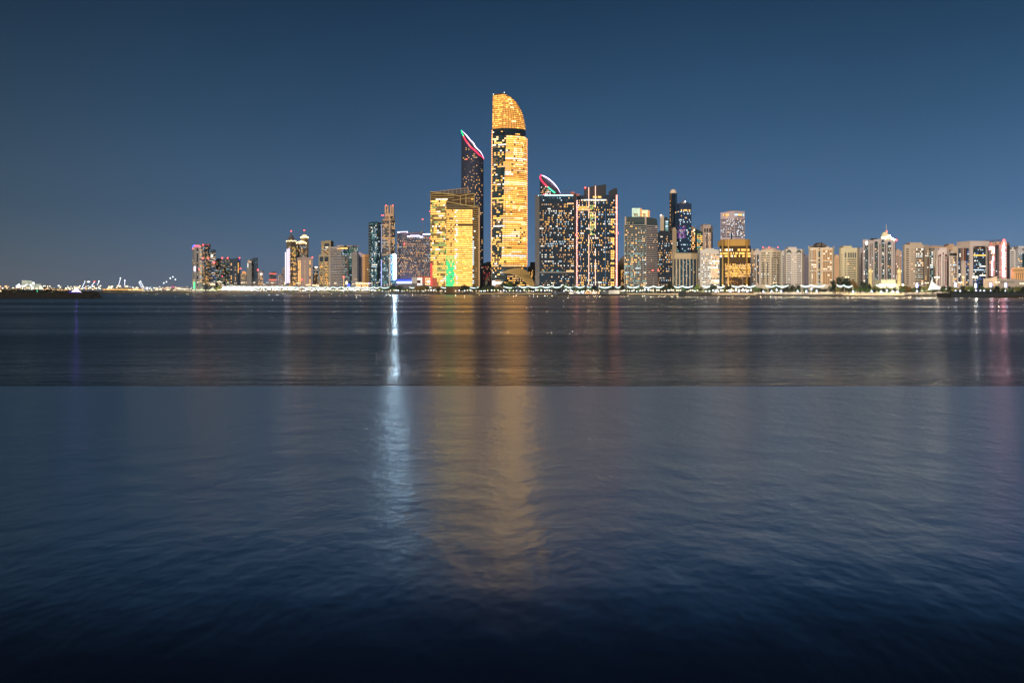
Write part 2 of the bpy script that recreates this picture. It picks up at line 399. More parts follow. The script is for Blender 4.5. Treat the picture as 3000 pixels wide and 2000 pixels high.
win(b, 594, 616, 722, 836, 34, 9, 'yywcd', lit=.34, dark=':.'); panel(b, 'roof_light', 598, 613, 716, 719, emit('red_glow', (1, .1, .1), .9, False), .9)
beacon(b, 595, 717.5, 2); beacon(b, 594.5, 757.3, 2.6, -14); beacon(b, 610, 757, 2.4, -14)
b = B('shorter dark tower with one bright window block and a large red beacon', flat(616.5, 631), 735, DK, 150, name='apartment_tower')
win(b, 617, 631, 738, 832, 30, 5, 'wWybc', lit=.33, dark=':.'); win(b, 617, 624.5, 746, 755, 2, 2, 'W', lit=1, wf=.8, hf=.8, out=.8)
beacon(b, 627, 769, 3.2, -3); panel(b, 'podium_sign', 615.5, 628, 830, 836, emit('warm_sign', (1, .62, .35), 2), 6)
for x0, x1, tp, lab, bc in ((631.5, 652, 761, 'hazy slender tower with two red roof beacons left of the slanted roof tower', [(651, 756), (652.5, 809)]),
                     (652, 672.5, 759, 'hazy tower with green glowing windows and a red beacon on its roof', [(667, 756)])):
    b = B(lab, flat(x0, x1), tp, wall(.06, .09, .13), 260, name='apartment_tower')
    win(b, x0+.5, x1-.5, tp+4, 834, 30, 8, 'eytcd' if x0 > 640 else 'dtcw', lit=.32, dark=':.')
    for x, y in bc: beacon(b, x, y, 2.3, -3)
b = B('dark tower with a slanted roof rising to the right and three columns of yellow windows', [(673, 0), (683, 4), (696, 0), (704.5, 6)], [759, 757.5, 755, 757], wall(.035, .06, .10), 200, name='office_tower')
win(b, 675.5, 679.5, 770, 832, 14, 1, 'yw', lit=.7, wf=.8); win(b, 688, 691, 772, 832, 14, 1, 'yw', lit=.4); win(b, 696, 700.5, 769, 800, 8, 1, 'y', lit=.9, wf=.7)
win(b, 673.5, 704, 765, 834, 26, 12, 'dD', lit=.12, dark=':', out=.15); beacon(b, 701.5, 755.5, 1.7); beacon(b, 704.5, 786.5, 1.8, -2); panel(b, 'edge_light', 699.5, 702, 758, 764, emit('dim_blue', (.1, .12, .9), .6), .9)
b = B('low block with a glowing orange pitched roof', flat(705, 723.7), 802, wall(.22, .2, .18), 220)
win(b, 706, 723, 804, 830, 9, 7, 'wydt', lit=.6)
m = MB(); D = b.D; z0 = Z(802, D); z1 = Z(794.4, D)
m.loft([[(X(x, D+d), D+d, z0) for x, d in ((709, 2), (723, 2), (722, 22), (710, 22))], [(X(x, D+d), D+d, z1) for x, d in ((710, 10), (718, 10), (718, 14), (710, 14))]])
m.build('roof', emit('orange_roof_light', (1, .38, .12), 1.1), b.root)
b = B('narrow pale ribbed tower with lit rooms at the top, left of the dark slab', flat(724, 737), 763.5, GREY, 230, name='office_tower')
win(b, 724.5, 736.5, 786, 834, 26, 7, 'D', lit=.05, dark=',', wf=.5); win(b, 728, 736, 765, 769, 1, 3, 'o', lit=1, wf=.8, hf=.8); win(b, 724.5, 728, 771, 784, 4, 1, 'W', lit=.8); win(b, 729, 736.5, 771, 785, 5, 2, 'cD', lit=.3, wf=.9)
b = B('dark slab tower with faint window lines and a red beacon at its right edge', flat(737, 755.5), 758, wall(.03, .055, .10), 250, name='office_tower')
win(b, 737.8, 755, 762, 834, 28, 8, 'dDc', lit=.13, dark=':', wf=.8); beacon(b, 755.5, 791, 2.4, -3)
b = B('low mauve block with a white lit corner sign right of the dark slab', flat(755.5, 771), 797, MAUVE, 210)
win(b, 756, 770.5, 799, 834, 11, 7, 'owyd', lit=.45); panel(b, 'roof_sign', 762, 768, 801, 804, emit('sign_white', (1, 1, 1), 3), 1)
b = B('low building framed by two glowing red bands', flat(789.5, 809), 801, DK, 230, name='office_building')
panel(b, 'light_band', 788.7, 809.8, 800, 803.5, emit('red_band', (1, .16, .10), 1.3), 1); panel(b, 'light_band', 787.5, 810, 817.8, 821.5, emit('red_band', (1, .16, .10), 1.3), 1)
win(b, 790.5, 808.5, 804.5, 817, 5, 7, 'dc', lit=.15, dark=':'); panel(b, 'base_wall', 789, 810, 822, 845, MAUVE, .6)
b = B('small mauve block right of the red banded building', flat(814, 827.5), 806, MAUVE, 220); win(b, 815, 827, 810, 828, 6, 5, 'wcd', lit=.35)
b = B('thin hazy tower behind the white neon strips', flat(827, 838), 787, MAUVE, 330); win(b, 828, 838, 790, 830, 18, 4, 'd', lit=.1, dark=',')
b = B('low row of tan buildings behind the brightest promenade lights', [(640, 8), (700, 0), (770, 2), (835, 0)], [836, 836, 833, 831], wall(.18, .12, .09), 120, D=2660)
win(b, 642, 834, 838, 848, 3, 60, 'wyWo', lit=.5)
# spire tower with neon strips
b = B('tower with a pointed pyramid roof, red beacon and white neon strips down its left side', corner(839.5, 852, 867.4, 14, 14), 706, wall(.13, .12, .11), 170, name='office_tower')
win(b, 846, 866.5, 722, 838, 33, 9, 'yyewd', lit=.58, dark='.;', wf=.75); fins(b, 841, 866.5, 706, 719, 9, wall(.3, .2, .1), .3)
for k in range(7):
    m = MB(); q = P(b, 839.5+k*4.6, 706-(k % 2), 2); m.ball(q, 1.1, 1.1, 1.4, 7, 4); m.build('roof_lamp', LEDY, b.root)
m = MB(); D = b.D+14
rg = lambda y, h: [(X(853.5, D)+h*math.cos(a*math.pi/4+.39)*D/F, D+h*.9*math.sin(a*math.pi/4+.39), Z(y, b.D)) for a in range(8)]
m.loft([rg(706, 12), rg(703, 11.4), rg(696, 7.8), rg(690, 3.9), rg(684, 1), rg(683.5, .4)]); m.build('pyramid_roof', pbr('slate', (.10, .085, .09), .6), b.root)
rod(b, 'mast', (853.4, 686), (853.4, 677), .5, METAL); beacon(b, 853.2, 677.3, 2); panel(b, 'roof_sign', 855, 861, 702.5, 704, emit('green_sign', (.1, 1, .45), 1.6), -8)
for x, y0, y1, wd in ((836, 738, 832, 1.5), (840.8, 729, 829, 1.6), (846, 727, 829, 2)):
    panel(b, 'neon_strip', x-wd/2, x+wd/2, y0, y1, emit('neon_white', (.95, .82, 1), 1.8, True, 0), 5)
b = B('stone tower with a gold lit domed crown and red beacon on its spire', corner(881, 892, 903.4, 12, 12), 697, TAN, 260, name='office_tower')
fins(b, 882, 903, 700, 752, 8, wall(.35, .25, .13), .4); win(b, 883, 902.5, 712, 752, 14, 8, 'wyd', lit=.3, dark=':.', out=.5)
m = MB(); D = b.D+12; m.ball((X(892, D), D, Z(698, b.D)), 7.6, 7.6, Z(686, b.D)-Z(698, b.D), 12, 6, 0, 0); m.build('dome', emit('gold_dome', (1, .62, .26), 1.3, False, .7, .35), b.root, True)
rod(b, 'spire', (892, 688), (892, 675.5), .7, METAL, .2, 0); beacon(b, 891.3, 675, 2)
for k in range(8): m = MB(); q = P(b, 881+k*3.1, 695-3*math.sin(k/7*3.14), 2); m.ball(q, 1.2, 1.2, 1.6, 7, 4); m.build('roof_lamp', LEDY, b.root)
b = B('stepped tower with gold lit crown in front of the domed stone tower', corner(868, 883, 898.5, 10, 10), 714, wall(.22, .19, .18), 215, name='office_tower')
fins(b, 869, 898, 714, 752, 9, wall(.3, .25, .2), .35); win(b, 869, 898, 716, 752, 14, 9, 'wyc', lit=.25, dark=':.', out=.5)
m = MB(); D = b.D+8; rg = lambda y, h: [(X(883, D)+h*math.cos(a*math.pi/4+.39), D+h*math.sin(a*math.pi/4+.39), Z(y, b.D)) for a in range(8)]
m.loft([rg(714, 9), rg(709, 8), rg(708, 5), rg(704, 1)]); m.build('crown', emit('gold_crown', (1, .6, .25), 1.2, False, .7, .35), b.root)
for k in range(9): m = MB(); q = P(b, 868.5+k*3.6, 712-5*math.sin(k/8*3.14), 2); m.ball(q, 1.2, 1.2, 1.5, 7, 4); m.build('roof_lamp', LEDY, b.root)
b = B('wide blank mauve block with yellow window columns and a thin central line', flat(870, 916), 754, wall(.34, .27, .27), 160, name='office_building')
win(b, 872.5, 881.5, 763, 834, 17, 2, 'y', lit=.85, wf=.7, hf=.6, clump=.2); win(b, 906.5, 910, 763, 834, 17, 1, 'y', lit=.85, wf=.8, hf=.62, clump=.2); win(b, 892.7, 893.9, 762, 834, 24, 1, 'o', lit=.95, wf=.9, hf=.6)
beacon(b, 915.3, 753.8, 1.6); panel(b, 'lit_base', 896, 910, 833, 836, emit('warm_sign', (1, .62, .35), 2), 2); beacon(b, 884.5, 819, 1.7, -2)
b = B('low wing with yellow window columns left of the wide mauve block', flat(858, 870), 766, wall(.16, .13, .12), 140, name='office_building')
win(b, 858.5, 869.5, 768, 836, 17, 3, 'yyg', lit=.55, wf=.7, hf=.55)
b = B('narrow block in the gap left of the twin framed building', flat(917, 932.5), 781, wall(.12, .11, .13), 250); win(b, 918, 932, 786, 836, 14, 5, 'ywcd', lit=.45)
panel(b, 'roof_sign', 922, 930, 781, 784, emit('sign_white', (1, 1, 1), 3), 1)
panel(b, 'lit_base', 915, 931.5, 834, 838, emit('warm_sign', (1, .62, .35), 2), 70)
b = B('tall brown stone building with a square opening under its roof', corner(941, 969, 977.5, 6, 20), 706, wall(.36, .30, .20), 260, name='office_building')
panel(b, 'square_opening', 950, 964, 713, 721, DK, .5); win(b, 944, 962, 722, 744, 5, 4, 'wWo', lit=.45, dark=',', wf=.8)
for y in (727, 733, 739): panel(b, 'recess_band', 945, 962, y, y+2, VOID, .8)
b = B('twin framed building with cross braces and glittering yellow lower floors', flat(934, 964.5), 746.4, wall(.40, .34, .24), 150, name='office_building')
for a, c in ((936.2, 947), (950.5, 962)):
    panel(b, 'glass_bay', a, c, 752, 838, GLASS, .4); win(b, a+.5, c-.5, 766, 838, 15, 6, 'ygowe', lit=.75, dark=',', out=.9, wf=.8, clump=.3)
    panel(b, 'opening', a+1, c-1, 753, 762, DK, .9)
    line(b, 'brace', [(a, 764), (c, 784), (a, 800)], .35, CREAM, 1.4); line(b, 'brace', [(c, 764), (a, 784), (c, 800)], .35, CREAM, 1.4)
b = B('wide office block with pale horizontal bands and a glittering glass corner', corner(966, 1012, 1048, 6, 16), [723, 718.5, 718.5], GLASST, 150, name='office_building')
bands(b, 966, 1000, 731, 836, 22, wall(.40, .34, .33), .5, .9, 6); bands(b, 1000, 1021, 750, 836, 18, wall(.40, .34, .33), .38, .8, 4)
win(b, 967, 1021, 728, 838, 23, 18, 'ctcwb', lit=.33, dark=';', hf=.46, wf=.8, out=.5); win(b, 1022, 1047.5, 723, 790, 26, 20, 'tctWe', lit=.62, dark=';:', out=.5, wf=.5, clump=.1)
win(b, 988, 1018.5, 724.5, 730, 1, 6, 'cyy', lit=1, wf=.9, hf=.8, out=.6)
panel(b, 'roof_slab', 987, 1051, 718.3, 722.5, wall(.44, .38, .38), 1.2, sub=4); panel(b, 'roof_slab', 966, 996, 723, 728, wall(.44, .38, .38), 1.4, sub=2)
panel(b, 'roof_sign', 1032, 1047, 719.6, 721.6, VOID, 1.8); win(b, 1021, 1047, 800, 838, 10, 8, 'tc', lit=.3, dark=';', out=.5)
panel(b, 'side_wall', 965.4, 968, 722, 838, wall(.40, .34, .33), 1.2)
b = B('grey ribbed block in front of the glass corner of the banded office', flat(1031, 1049), 739.5, wall(.26, .25, .27), 110, name='office_building')
fins(b, 1031.5, 1046, 742, 826, 9, wall(.42, .38, .38), .4); win(b, 1038, 1047, 816, 820, 1, 4, 'w', lit=1, out=1); panel(b, 'dark_edge', 1046.5, 1049, 740, 836, DK, 1)
bands(b, 1031, 1046, 744, 825, 24, wall(.10, .10, .12), .3, .4, 1)
b = B('lilac block between the ribbed block and the orange block', flat(1050, 1061.3), 741, LILAC, 140); win(b, 1052, 1061, 752, 830, 15, 1, 'D', lit=0, dark=',', wf=1, hf=.4)
b = B('orange lit apartment block with small dark windows beside the blue glass tower', [(1061.5, 0), (1069, 0), (1080, 8)], [744, 746, 743], ORANGE, 150)
win(b, 1062, 1079, 752, 826, 15, 5, 'W', lit=.04, dark=',', wf=.5, hf=.45)
b = B('low arcade with a row of globe lamps in front of the orange block', flat(1042, 1080), 831, wall(.35, .28, .2), 70, name='arcade')
for k in range(8): m = MB(); q = P(b, 1043.5+k*4.9, 830.5, 2); m.ball(q, 1.1, 1.1, 1.1, 8, 5); m.build('globe_lamp', LEDY, b.root)
win(b, 1043, 1079, 833, 842, 1, 14, 'wy', lit=.9, wf=.6, hf=.8)
m = MB(); q = P(b, 1081, 830, 1); m.ball(q, 1.6, 1.6, 1.6, 8, 5); m.build('violet_lamp', LEDV, b.root)
# blue glass round fronted tower
def arcpts(x0, x1, bulge, n=9, base=0): return [(x0+(x1-x0)*i/n, base+bulge*(1-math.sin(math.pi*i/n))) for i in range(n+1)]
b = B('round fronted blue glass tower with white lit windows left of the crowned tower', arcpts(1079.6, 1117.5, 16), 651, GLASST, 150, name='office_tower')
win(b, 1086, 1105, 653, 838, 34, 8, 'WcctD', lit=.5, dark=';:', wf=.6, hf=.62, clump=.75); win(b, 1105, 1116, 656, 838, 34, 4, 'ctD', lit=.22, dark=';:', wf=.6)
win(b, 1080.5, 1086, 656, 838, 34, 2, 'tD', lit=.15, dark=';.', wf=.7); bands(b, 1079.6, 1086, 656, 838, 22, wall(.25, .24, .24), .3, .6, 2)
line(b, 'edge_light', [(1117.6, 655), (1117.4, 740)], .35, emit('dim_white_line', (.6, .6, .9), 1.2), 1); line(b, 'edge_light', [(1117.4, 760), (1117.2, 838)], .5, emit('blue_line', (.4, .45, 1), 2.2), 1)
b = B('tower with a tan stone crown of four tall fins and red beacons', corner(1119, 1146, 1157.3, 10, 10), 642, wall(.10, .10, .12), 175, name='hotel_tower')
win(b, 1120, 1157, 648, 742, 24, 12, 'wywcd', lit=.38, dark=';:', wf=.6, rowlit=(12, 13, 14, 15, 16)); bands(b, 1126, 1157, 648, 742, 12, wall(.45, .33, .27), .14, .8, 3)
panel(b, 'stone_pier', 1140, 1143.2, 640, 836, wall(.60, .42, .32), 1.3); panel(b, 'roof_band', 1121, 1157.6, 641, 645.5, wall(.52, .38, .27), 1.2, sub=3)
m = MB(); D = b.D+8
m.box(X(1127, D), X(1154, D), D, D+16, Z(643, b.D), Z(632, b.D)); m.box(X(1128, D), X(1153.5, D), D+1, D+15, Z(632, b.D), Z(624, b.D))
for x in (1129.2, 1136, 1145, 1151.3): m.box(X(x-2.1, D), X(x+2.1, D), D, D+9, Z(624, b.D), Z(601, b.D))
for x in (1132.6, 1148.3): m.box(X(x-1.6, D), X(x+1.6, D), D+5, D+12, Z(624, b.D), Z(608, b.D))
m.build('crown', wall(.62, .44, .30), b.root)
for x0 in (1128, 1144.5): panel(b, 'crown_opening', x0, x0+8.5, 633, 639, VOID, -6.5)
for x, y in ((1131.6, 601.5), (1150.5, 601.5), (1119, 631), (1123.5, 631)): beacon(b, x, y, 1.5, 0)
b2 = b
b = B('lower glass wing with a vertical string of blazing white lamps on its right edge', corner(1118.5, 1142, 1158, 8, 8), 745.5, wall(.05, .11, .17), 130, name='hotel_wing')
win(b, 1120, 1157, 751, 838, 22, 9, 'tcwd', lit=.33, dark=';:', wf=.7); panel(b, 'stone_pier', 1139.5, 1143, 752, 838, wall(.55, .48, .42), 1.2); panel(b, 'roof_band', 1118.5, 1156, 744, 748, wall(.5, .4, .34), 1.2, sub=2)
for k in range(11): m = MB(); q = P(b, 1157, 748+k*6.8, 3); m.ball(q, 1.9, 1.2, 2.1, 8, 5); m.build('flood_lamp', FLOOD, b.root)
b = B('wide hotel with warm lit rooms, slab lines and violet lit roof edges', [(1163, 14), (1172, 2), (1200, 0), (1262, 0)], 684, wall(.06, .08, .16), 150, name='hotel', depth=30)
win(b, 1164, 1261, 694, 812, 26, 36, 'wywoodc', lit=.42, dark='.:', wf=.55, hf=.5, clump=.6); bands(b, 1163, 1261, 690, 815, 26, wall(.38, .34, .42), .16, .8, 8)
panel(b, 'upper_block', 1163, 1196, 680, 690, wall(.18, .15, .26), .8, sub=2)
LV = emit('roof_led', (.80, .68, 1), 5, True, 0)
panel(b, 'roof_light', 1165, 1194.5, 678.2, 681.5, LV, 1.5); panel(b, 'roof_light', 1202, 1230, 689.5, 692.5, LV, 1.5); panel(b, 'roof_light', 1239, 1261.5, 684.6, 687.5, LV, 1.5); panel(b, 'roof_light', 1193, 1201, 691.5, 694.5, LV, 1.5); panel(b, 'roof_light', 1230, 1239, 692.5, 695.5, LV, 1.5)
m = MB(); D = b.D+16; m.box(X(1196, D), X(1240, D), D, D+14, Z(685, b.D), Z(681, b.D)); m.build('roof_storey', wall(.32, .24, .28), b.root)
rod(b, 'mast', (1237.5, 684), (1238, 641), .45, METAL, .25, -10); beacon(b, 1238, 641.5, 1.6, 10); beacon(b, 1184.5, 714.5, 1.7, -2)
m = MB(); m.loft([[(X(x, b.D), b.D+4, Z(y, b.D)) for x, y in ((1229, 682), (1236, 674), (1236, 682))], [(X(x, b.D), b.D+7, Z(y, b.D)) for x, y in ((1229, 682), (1236, 674), (1236, 682))]]); m.build('dish_frame', METAL, b.root)
crane(b, 1218, 682, 22, 5)
panel(b, 'blue_light_wall', 1162, 1204, 819, 824.5, emit('blue_wall', (.04, .10, 1), 1.5, False), 25); panel(b, 'white_light_wall', 1162, 1204, 825, 830, emit('pale_blue_wall', (.6, .75, 1), 3.5, False), 25)
panel(b, 'podium', 1160, 1262, 830.5, 846, wall(.15, .15, .2), 24, sub=3); panel(b, 'podium', 1206, 1222, 813, 831, wall(.5, .5, .52), 26); panel(b, 'red_podium', 1222, 1262, 810, 831, wall(.45, .12, .10), 25)
win(b, 1222.5, 1237, 813.5, 837, 3, 3, 'W', lit=1, wf=.85, hf=.75, out=27); win(b, 1245, 1261, 813.5, 837, 3, 3, 'Ww', lit=1, wf=.85, hf=.75, out=27)
# slanted tower behind with coloured rim light
def rim_tower(label, x0, x1, front, back, off, dep, mat, ybot=846):
    b = B(label, [(x0, 0), (x1, 0)], front[0][1], mat, off, name='skyscraper', bare=True)
    cx, hw = (x0+x1)/2, (x1-x0)/2; lo = []; hi = []; n = 36; ring = []
    for i in range(n):
        a = 6.28318*i/n; px = cx+hw*math.cos(a); dd = dep/2-dep/2*math.sin(a); py = ip(front, px) if math.sin(a) > 0 else ip(back, px)
        ring.append((px, dd, py))
    lo = [(X(p, b.D+d), b.D+d, GZ-.5) for p, d, y in ring]; hi = [(X(p, b.D+d), b.D+d, Z(y, b.D)) for p, d, y in ring]
    m = MB(); k = len(ring)
    m.v = lo+hi; m.f = [(i, (i+1) % k, (i+1) % k+k, i+k) for i in range(k)]; m.m = [0]*k
    m.build('body', mat, b.root)
    m = MB(); c = (sum(p[0] for p in hi)/k, sum(p[1] for p in hi)/k, sum(p[2] for p in hi)/k-1)
    for i in range(k): m.poly([hi[i], hi[(i+1) % k], c])
    m.build('slanted_roof', pbr('roof_grey', (.10, .09, .14), .6), b.root)
    b.pts = sorted([(p, d) for p, d, y in ring if d <= dep/2+.01])
    return b
fr = [(1351.5, 378), (1354, 388), (1358, 398), (1362, 407), (1370, 419), (1379, 431), (1390, 440), (1404, 453), (1416.5, 462)]
bk = [(1351.5, 374), (1358, 381), (1368, 391), (1378, 403), (1387, 412), (1393, 424), (1407, 438), (1413, 449), (1416.5, 458)]
b = rim_tower('tall dark tower with a slanted top outlined by a green, red and white light line', 1351.5, 1416.5, fr, bk, 260, 46, wall(.035, .045, .10))
win(b, 1356, 1414, 402, 800, 84, 15, 'yywwd', lit=.22, dark='.:', wf=.5, hf=.5, clump=.9, skip=lambda r, c: 402+(r+.5)*398/84 < ip(fr, 1356+(c+.5)*58/13)+6)
fins(b, 1353, 1416, 470, 840, 12, wall(.06, .06, .10), .18, .3)
w_ = emit('rim_white', (.85, .65, 1), 4, True, 0)
line(b, 'rim_light', [(x, y) for x, y in bk], .95, w_, 0, dd=40)
line(b, 'rim_light', [(x, y) for x, y in fr[:3]], 1.05, emit('rim_green', (.02, .85, .30), 2, True, 0), 1.5); line(b, 'rim_light', [(x, y) for x, y in fr[2:]], 1.0, emit('rim_red', (1, .02, .06), 4, True, 0), 1.5)
beacon(b, 1367, 467, 1.4, -1)
# the two leaning glass blocks with yellow floors
YG = wall(.62, .46, .18)
def glassblock(b, x0, x1, y0, y1, nr, pal, nc, lit, dark='ggk_'):
    win(b, x0, x1, y0, y1, nr, nc, pal, dark=dark, lit=lit, wf=.97, hf=.62, clump=.55)
    bands(b, x0, x1, y0, y1, nr, YG, .22, .7, 6)
b = B('rear yellow glass block with a rising glass screen roof and red lit lower left edge', [(1260.7, 8), (1309, 0), (1349, 0), (1390, 0)], [561, 568.5, 575, 567], BRONZE, 95, name='office_tower', depth=50)
glassblock(b, 1261, 1309, 586, 838, 41, 'yyyGeWk', 10, .80); bands(b, 1261, 1330, 567, 586, 3, YG, .2, .7, 4)
line(b, 'roof_edge', [(1261, 561), (1309, 568.5), (1349, 575)], .8, YG, .8)
win(b, 1276, 1312, 582, 585.5, 1, 4, 'W', lit=1, wf=.9, hf=.8, out=1)
for x in (1349, 1365, 1389.5): panel(b, 'roof_post', x-.8, x+.8, 568 if x > 1350 else 575, 604, YG, 1)
line(b, 'roof_edge', [(1349, 574), (1390, 567)], .8, YG, 1); line(b, 'roof_edge', [(1325, 588), (1390, 577)], .6, YG, 1); win(b, 1352, 1388, 580, 600, 3, 4, 'gkW', lit=.5, dark='_', out=.6, wf=.8)
for i, s in enumerate('\u03c8o\u01f9'): pass
for k in range(5): line(b, 'roof_sign', [(1313+k*3, 587.2-k*.3), (1314.4+k*3, 584+(k % 2)-k*.3), (1314.8+k*3, 586.5-k*.3)], .28, pbr('dark_red_sign', (.08, .01, .02), .6), 1.3)
panel(b, 'red_wash_panel', 1260.3, 1267, 770, 838, emit('red_wash', (1, .10, .08), .9, False), 1.2); panel(b, 'red_wash_panel', 1267, 1280, 815, 838, emit('red_wash_dim', (1, .16, .08), .5, False), 1.1)  # glowing panels stand in for the red floodlight wash
beacon(b, 1260, 619, 1.2, 4); beacon(b, 1260, 697.5, 1.2, 4)
m = MB(); D = b.D+30
sc_ = lambda x, y: (X(x, D), D, Z(y, b.D))
m.tube([sc_(1262, 560), sc_(1373, 546)], .7, 5); m.tube([sc_(1373, 546), sc_(1373, 575)], .9, 5); m.tube([sc_(1369, 547), sc_(1369, 575)], .5, 5)
for k in range(7): x = 1290+k*12; m.tube([sc_(x, 560-(x-1262)*14/111), sc_(x, 574)], .45, 4)
for dy in (7, 14): m.tube([sc_(1300, 556+dy*.6), sc_(1370, 548+dy)], .25, 4)
m.build('screen_frame', wall(.50, .32, .2), b.root)
m = MB(); m.loft([[sc_(1262, 561), sc_(1373, 547), sc_(1373, 576), sc_(1330, 576)], [(p[0], p[1]+.5, p[2]) for p in (sc_(1262, 561), sc_(1373, 547), sc_(1373, 576), sc_(1330, 576))]]); m.build('screen_glass', pbr('smoky_glass', (.07, .09, .12), .1), b.root)
b = B('front yellow glass block with green lit lower left corner and sloping roof line', [(1306.6, 0), (1404.5, 6)], [591, 608], BRONZE, 55, name='office_tower', depth=45)
win(b, 1307, 1332, 613, 838, 37, 6, 'ggyy', dark='gk', lit=.75, wf=.98, hf=.62, cells=lambda r, c: None if r < 22 else ('n' if (r > 24 and random.random() < .8) else None))  # lower panes glow green in place of floodlight falling on them
win(b, 1332, 1384, 613, 838, 37, 12, 'yGGGyGg', dark='g', lit=.92, wf=.98, hf=.66, cells=lambda r, c: ('W' if c < 2 and random.random() < .35 else ('_' if r in (7, ) else None)))
win(b, 1384, 1402, 613, 838, 37, 4, 'kkcW', dark='_', lit=.1, wf=.98, hf=.6, cells=lambda r, c: 'c' if c == 0 and r > 12 and random.random() < .6 else None)
bands(b, 1307, 1403, 601.5, 838, 39, YG, .2, .7, 8)
panel(b, 'glass_gable', 1307, 1403, 600, 606, GLASS, .3, sub=1)
line(b, 'roof_edge', [(1306.6, 591), (1404.5, 608)], .9, YG, .8); panel(b, 'corner_post', 1402, 1405.5, 607, 838, wall(.70, .46, .28), 1.4)
gm = emit('green_wash', (.05, .9, .25), 1.0, False, .2)  # glowing bands and edge imitate green floodlight on the facade
bands(b, 1307, 1331, 752, 838, 14, gm, .3, 1.1, 2, name='green_wash_lines')
for i, (a, c) in enumerate(((700, 752), )): line(b, 'green_wash_edge', [(1306.8, a+20), (1306.8, 838)], .35, gm, 1)
# Landmark-like curved tower
lxT = [(272, 1445), (281, 1443.6), (440, 1441.5), (600, 1440), (846, 1440)]
rxT = [(272, 1482), (276, 1491), (280, 1500), (287, 1508), (295, 1515), (305, 1521.5), (317, 1527), (330, 1532), (345, 1535.5), (360, 1538.5), (378, 1540.3), (420, 1542.4), (500, 1544), (846, 1544)]
cxT = [(272, 1475.5), (376, 1473.5), (398, 1484), (455, 1481), (520, 1478), (600, 1475), (760, 1469), (846, 1467)]
def lmpts(py):
    l_, c_, r_ = ip(lxT, py), ip(cxT, py), ip(rxT, py); o = [(l_, 14), (c_, 0)]
    for i in range(1, 8): t = i/7; o.append((c_+(r_-c_)*math.sin(t*math.pi/2), 30*(1-math.cos(t*math.pi/2))))
    return o
b = B('tallest tower, curved and gold lit with a rounded glowing crown', lmpts, 272, BRONZE, 130, name='skyscraper', bare=True) if False else None
b = Bld(); b.mat = BRONZE; b.D = shore(1490)+150; b.pts = lmpts; b.top = 272
b.root = empty('skyscraper', (X(1490, b.D), b.D, GZ-.5), 'tallest tower, curved and gold lit with a rounded glowing crown', 'skyscraper')
def lmbody(y0, y1, name, mat, n):
    m = MB(); rings = []
    for i in range(n+1):
        y = y1+(y0-y1)*i/n; f = lmpts(y); fr = [(X(p, b.D+d), b.D+d, Z(y, b.D)) for p, d in f]
        bk_ = [(X(f[-1][0]-3, b.D+52), b.D+52, Z(y, b.D)), (X(f[0][0]+4, b.D+52), b.D+52, Z(y, b.D))]
        rings.append(fr+bk_)
    m.loft(rings); return m.build(name, mat, b.root)
lmbody(376, 846, 'body', pbr('tower_bronze', (.02, .045, .06), .25), 40); lmbody(272.5, 376, 'crown', pbr('crown_bronze', (.16, .09, .035), .3), 30)
def ringrow(y, y2, n0, n1, part, pal, dark, lit, wf=.8, cells=None, name='window_row', hf=.6):
    chars = list(dict.fromkeys(dark+pal)); mats = [pm(c) for c in chars]+[BRONZE]; idx = {c: i for i, c in enumerate(chars)}; idx['#'] = len(chars)
    m = MB(); l_, c_, r_ = ip(lxT, (y+y2)/2), ip(cxT, (y+y2)/2), ip(rxT, (y+y2)/2)
    xs_ = [l_+(c_-l_)*i/n0 for i in range(n0+1)] + [c_+(r_-c_)*math.sin(math.pi/2*i/n1) for i in range(1, n1+1)]
    h = (y2-y)*(1-hf)/2; rl = random.random(); run = None; brr = random.random()
    for i in range(n0+n1):
        a, c = xs_[i], xs_[i+1]; g = (c-a)*(1-wf)/2; left = i < n0
        pr = (lit[0] if left else lit[1])
        if left: pr = pr*(.25+1.6*rl)
        if random.random() < pr:
            if run is None or random.random() < (.35 if left else .16): run = random.choice('yWwgG' if left and name == 'window_row' else pal)
            ch = run
        else: ch = random.choice(dark)
        if cells:
            q_ = cells(i, left, brr)
            if q_: ch = q_
        if ch not in idx: idx[ch] = len(mats); mats.append(pm(ch))
        for x in (a+g, c-g): m.v += [P(b, x, y2-h, .4), P(b, x, y+h, .4)]
        k = len(m.v)
        if i: m.f.append((k-6, k-4, k-3, k-5)); m.m.append(idx['#'])
        m.f.append((k-4, k-2, k-1, k-3)); m.m.append(idx[ch])
    m.build(name, mats, b.root)
PAL['h'] = ((1, .42, .075), 1.3); PAL['H'] = ((1, .40, .07), 2.4); PAL['j'] = ((1, .60, .25), 3.2)
y = 276.0
for r in range(17):   # glowing crown floors
    ringrow(y, y+5.8, 8, 12, 1, 'Hh', 'h', (.75, .45), .85, lambda i, lf, br: ('j' if ((not lf) and 10 < i < 13 and r in (2, 4, 6, 13)) else ('G' if random.random() < (.25 if (lf and r > 2) else .10) else None)), 'crown_window_row', .72 if True else .6); y += 5.85
for r in range(66):
    y0 = 397+r*5.82
    def cl(i, lf, br, r=r):
        if lf:
            if r in (0, 1, 2): return 'j' if random.random() < .7 else ';'
            return None
        if r == 0 or r in (23+12, 36+7, 24): return 'j' if random.random() < .75 else 'G'
        if br > .85: return 'j' if 10 < i < 17 and random.random() < .8 else None
        if random.random() < .03: return 'j'
        return None
    ringrow(y0, y0+5.82, 7, 16, 1, 'HHhhH' if random.random() < .85 else 'jGHH', '.:' if False else 'k', (.8, .97), .93, None if False else (lambda i, lf, br, r=r: ((';' if (lf and random.random() > (.66 if (r*7919 % 10) > 4 else .28)) else cl(i, lf, br)) )), 'window_row', .66)
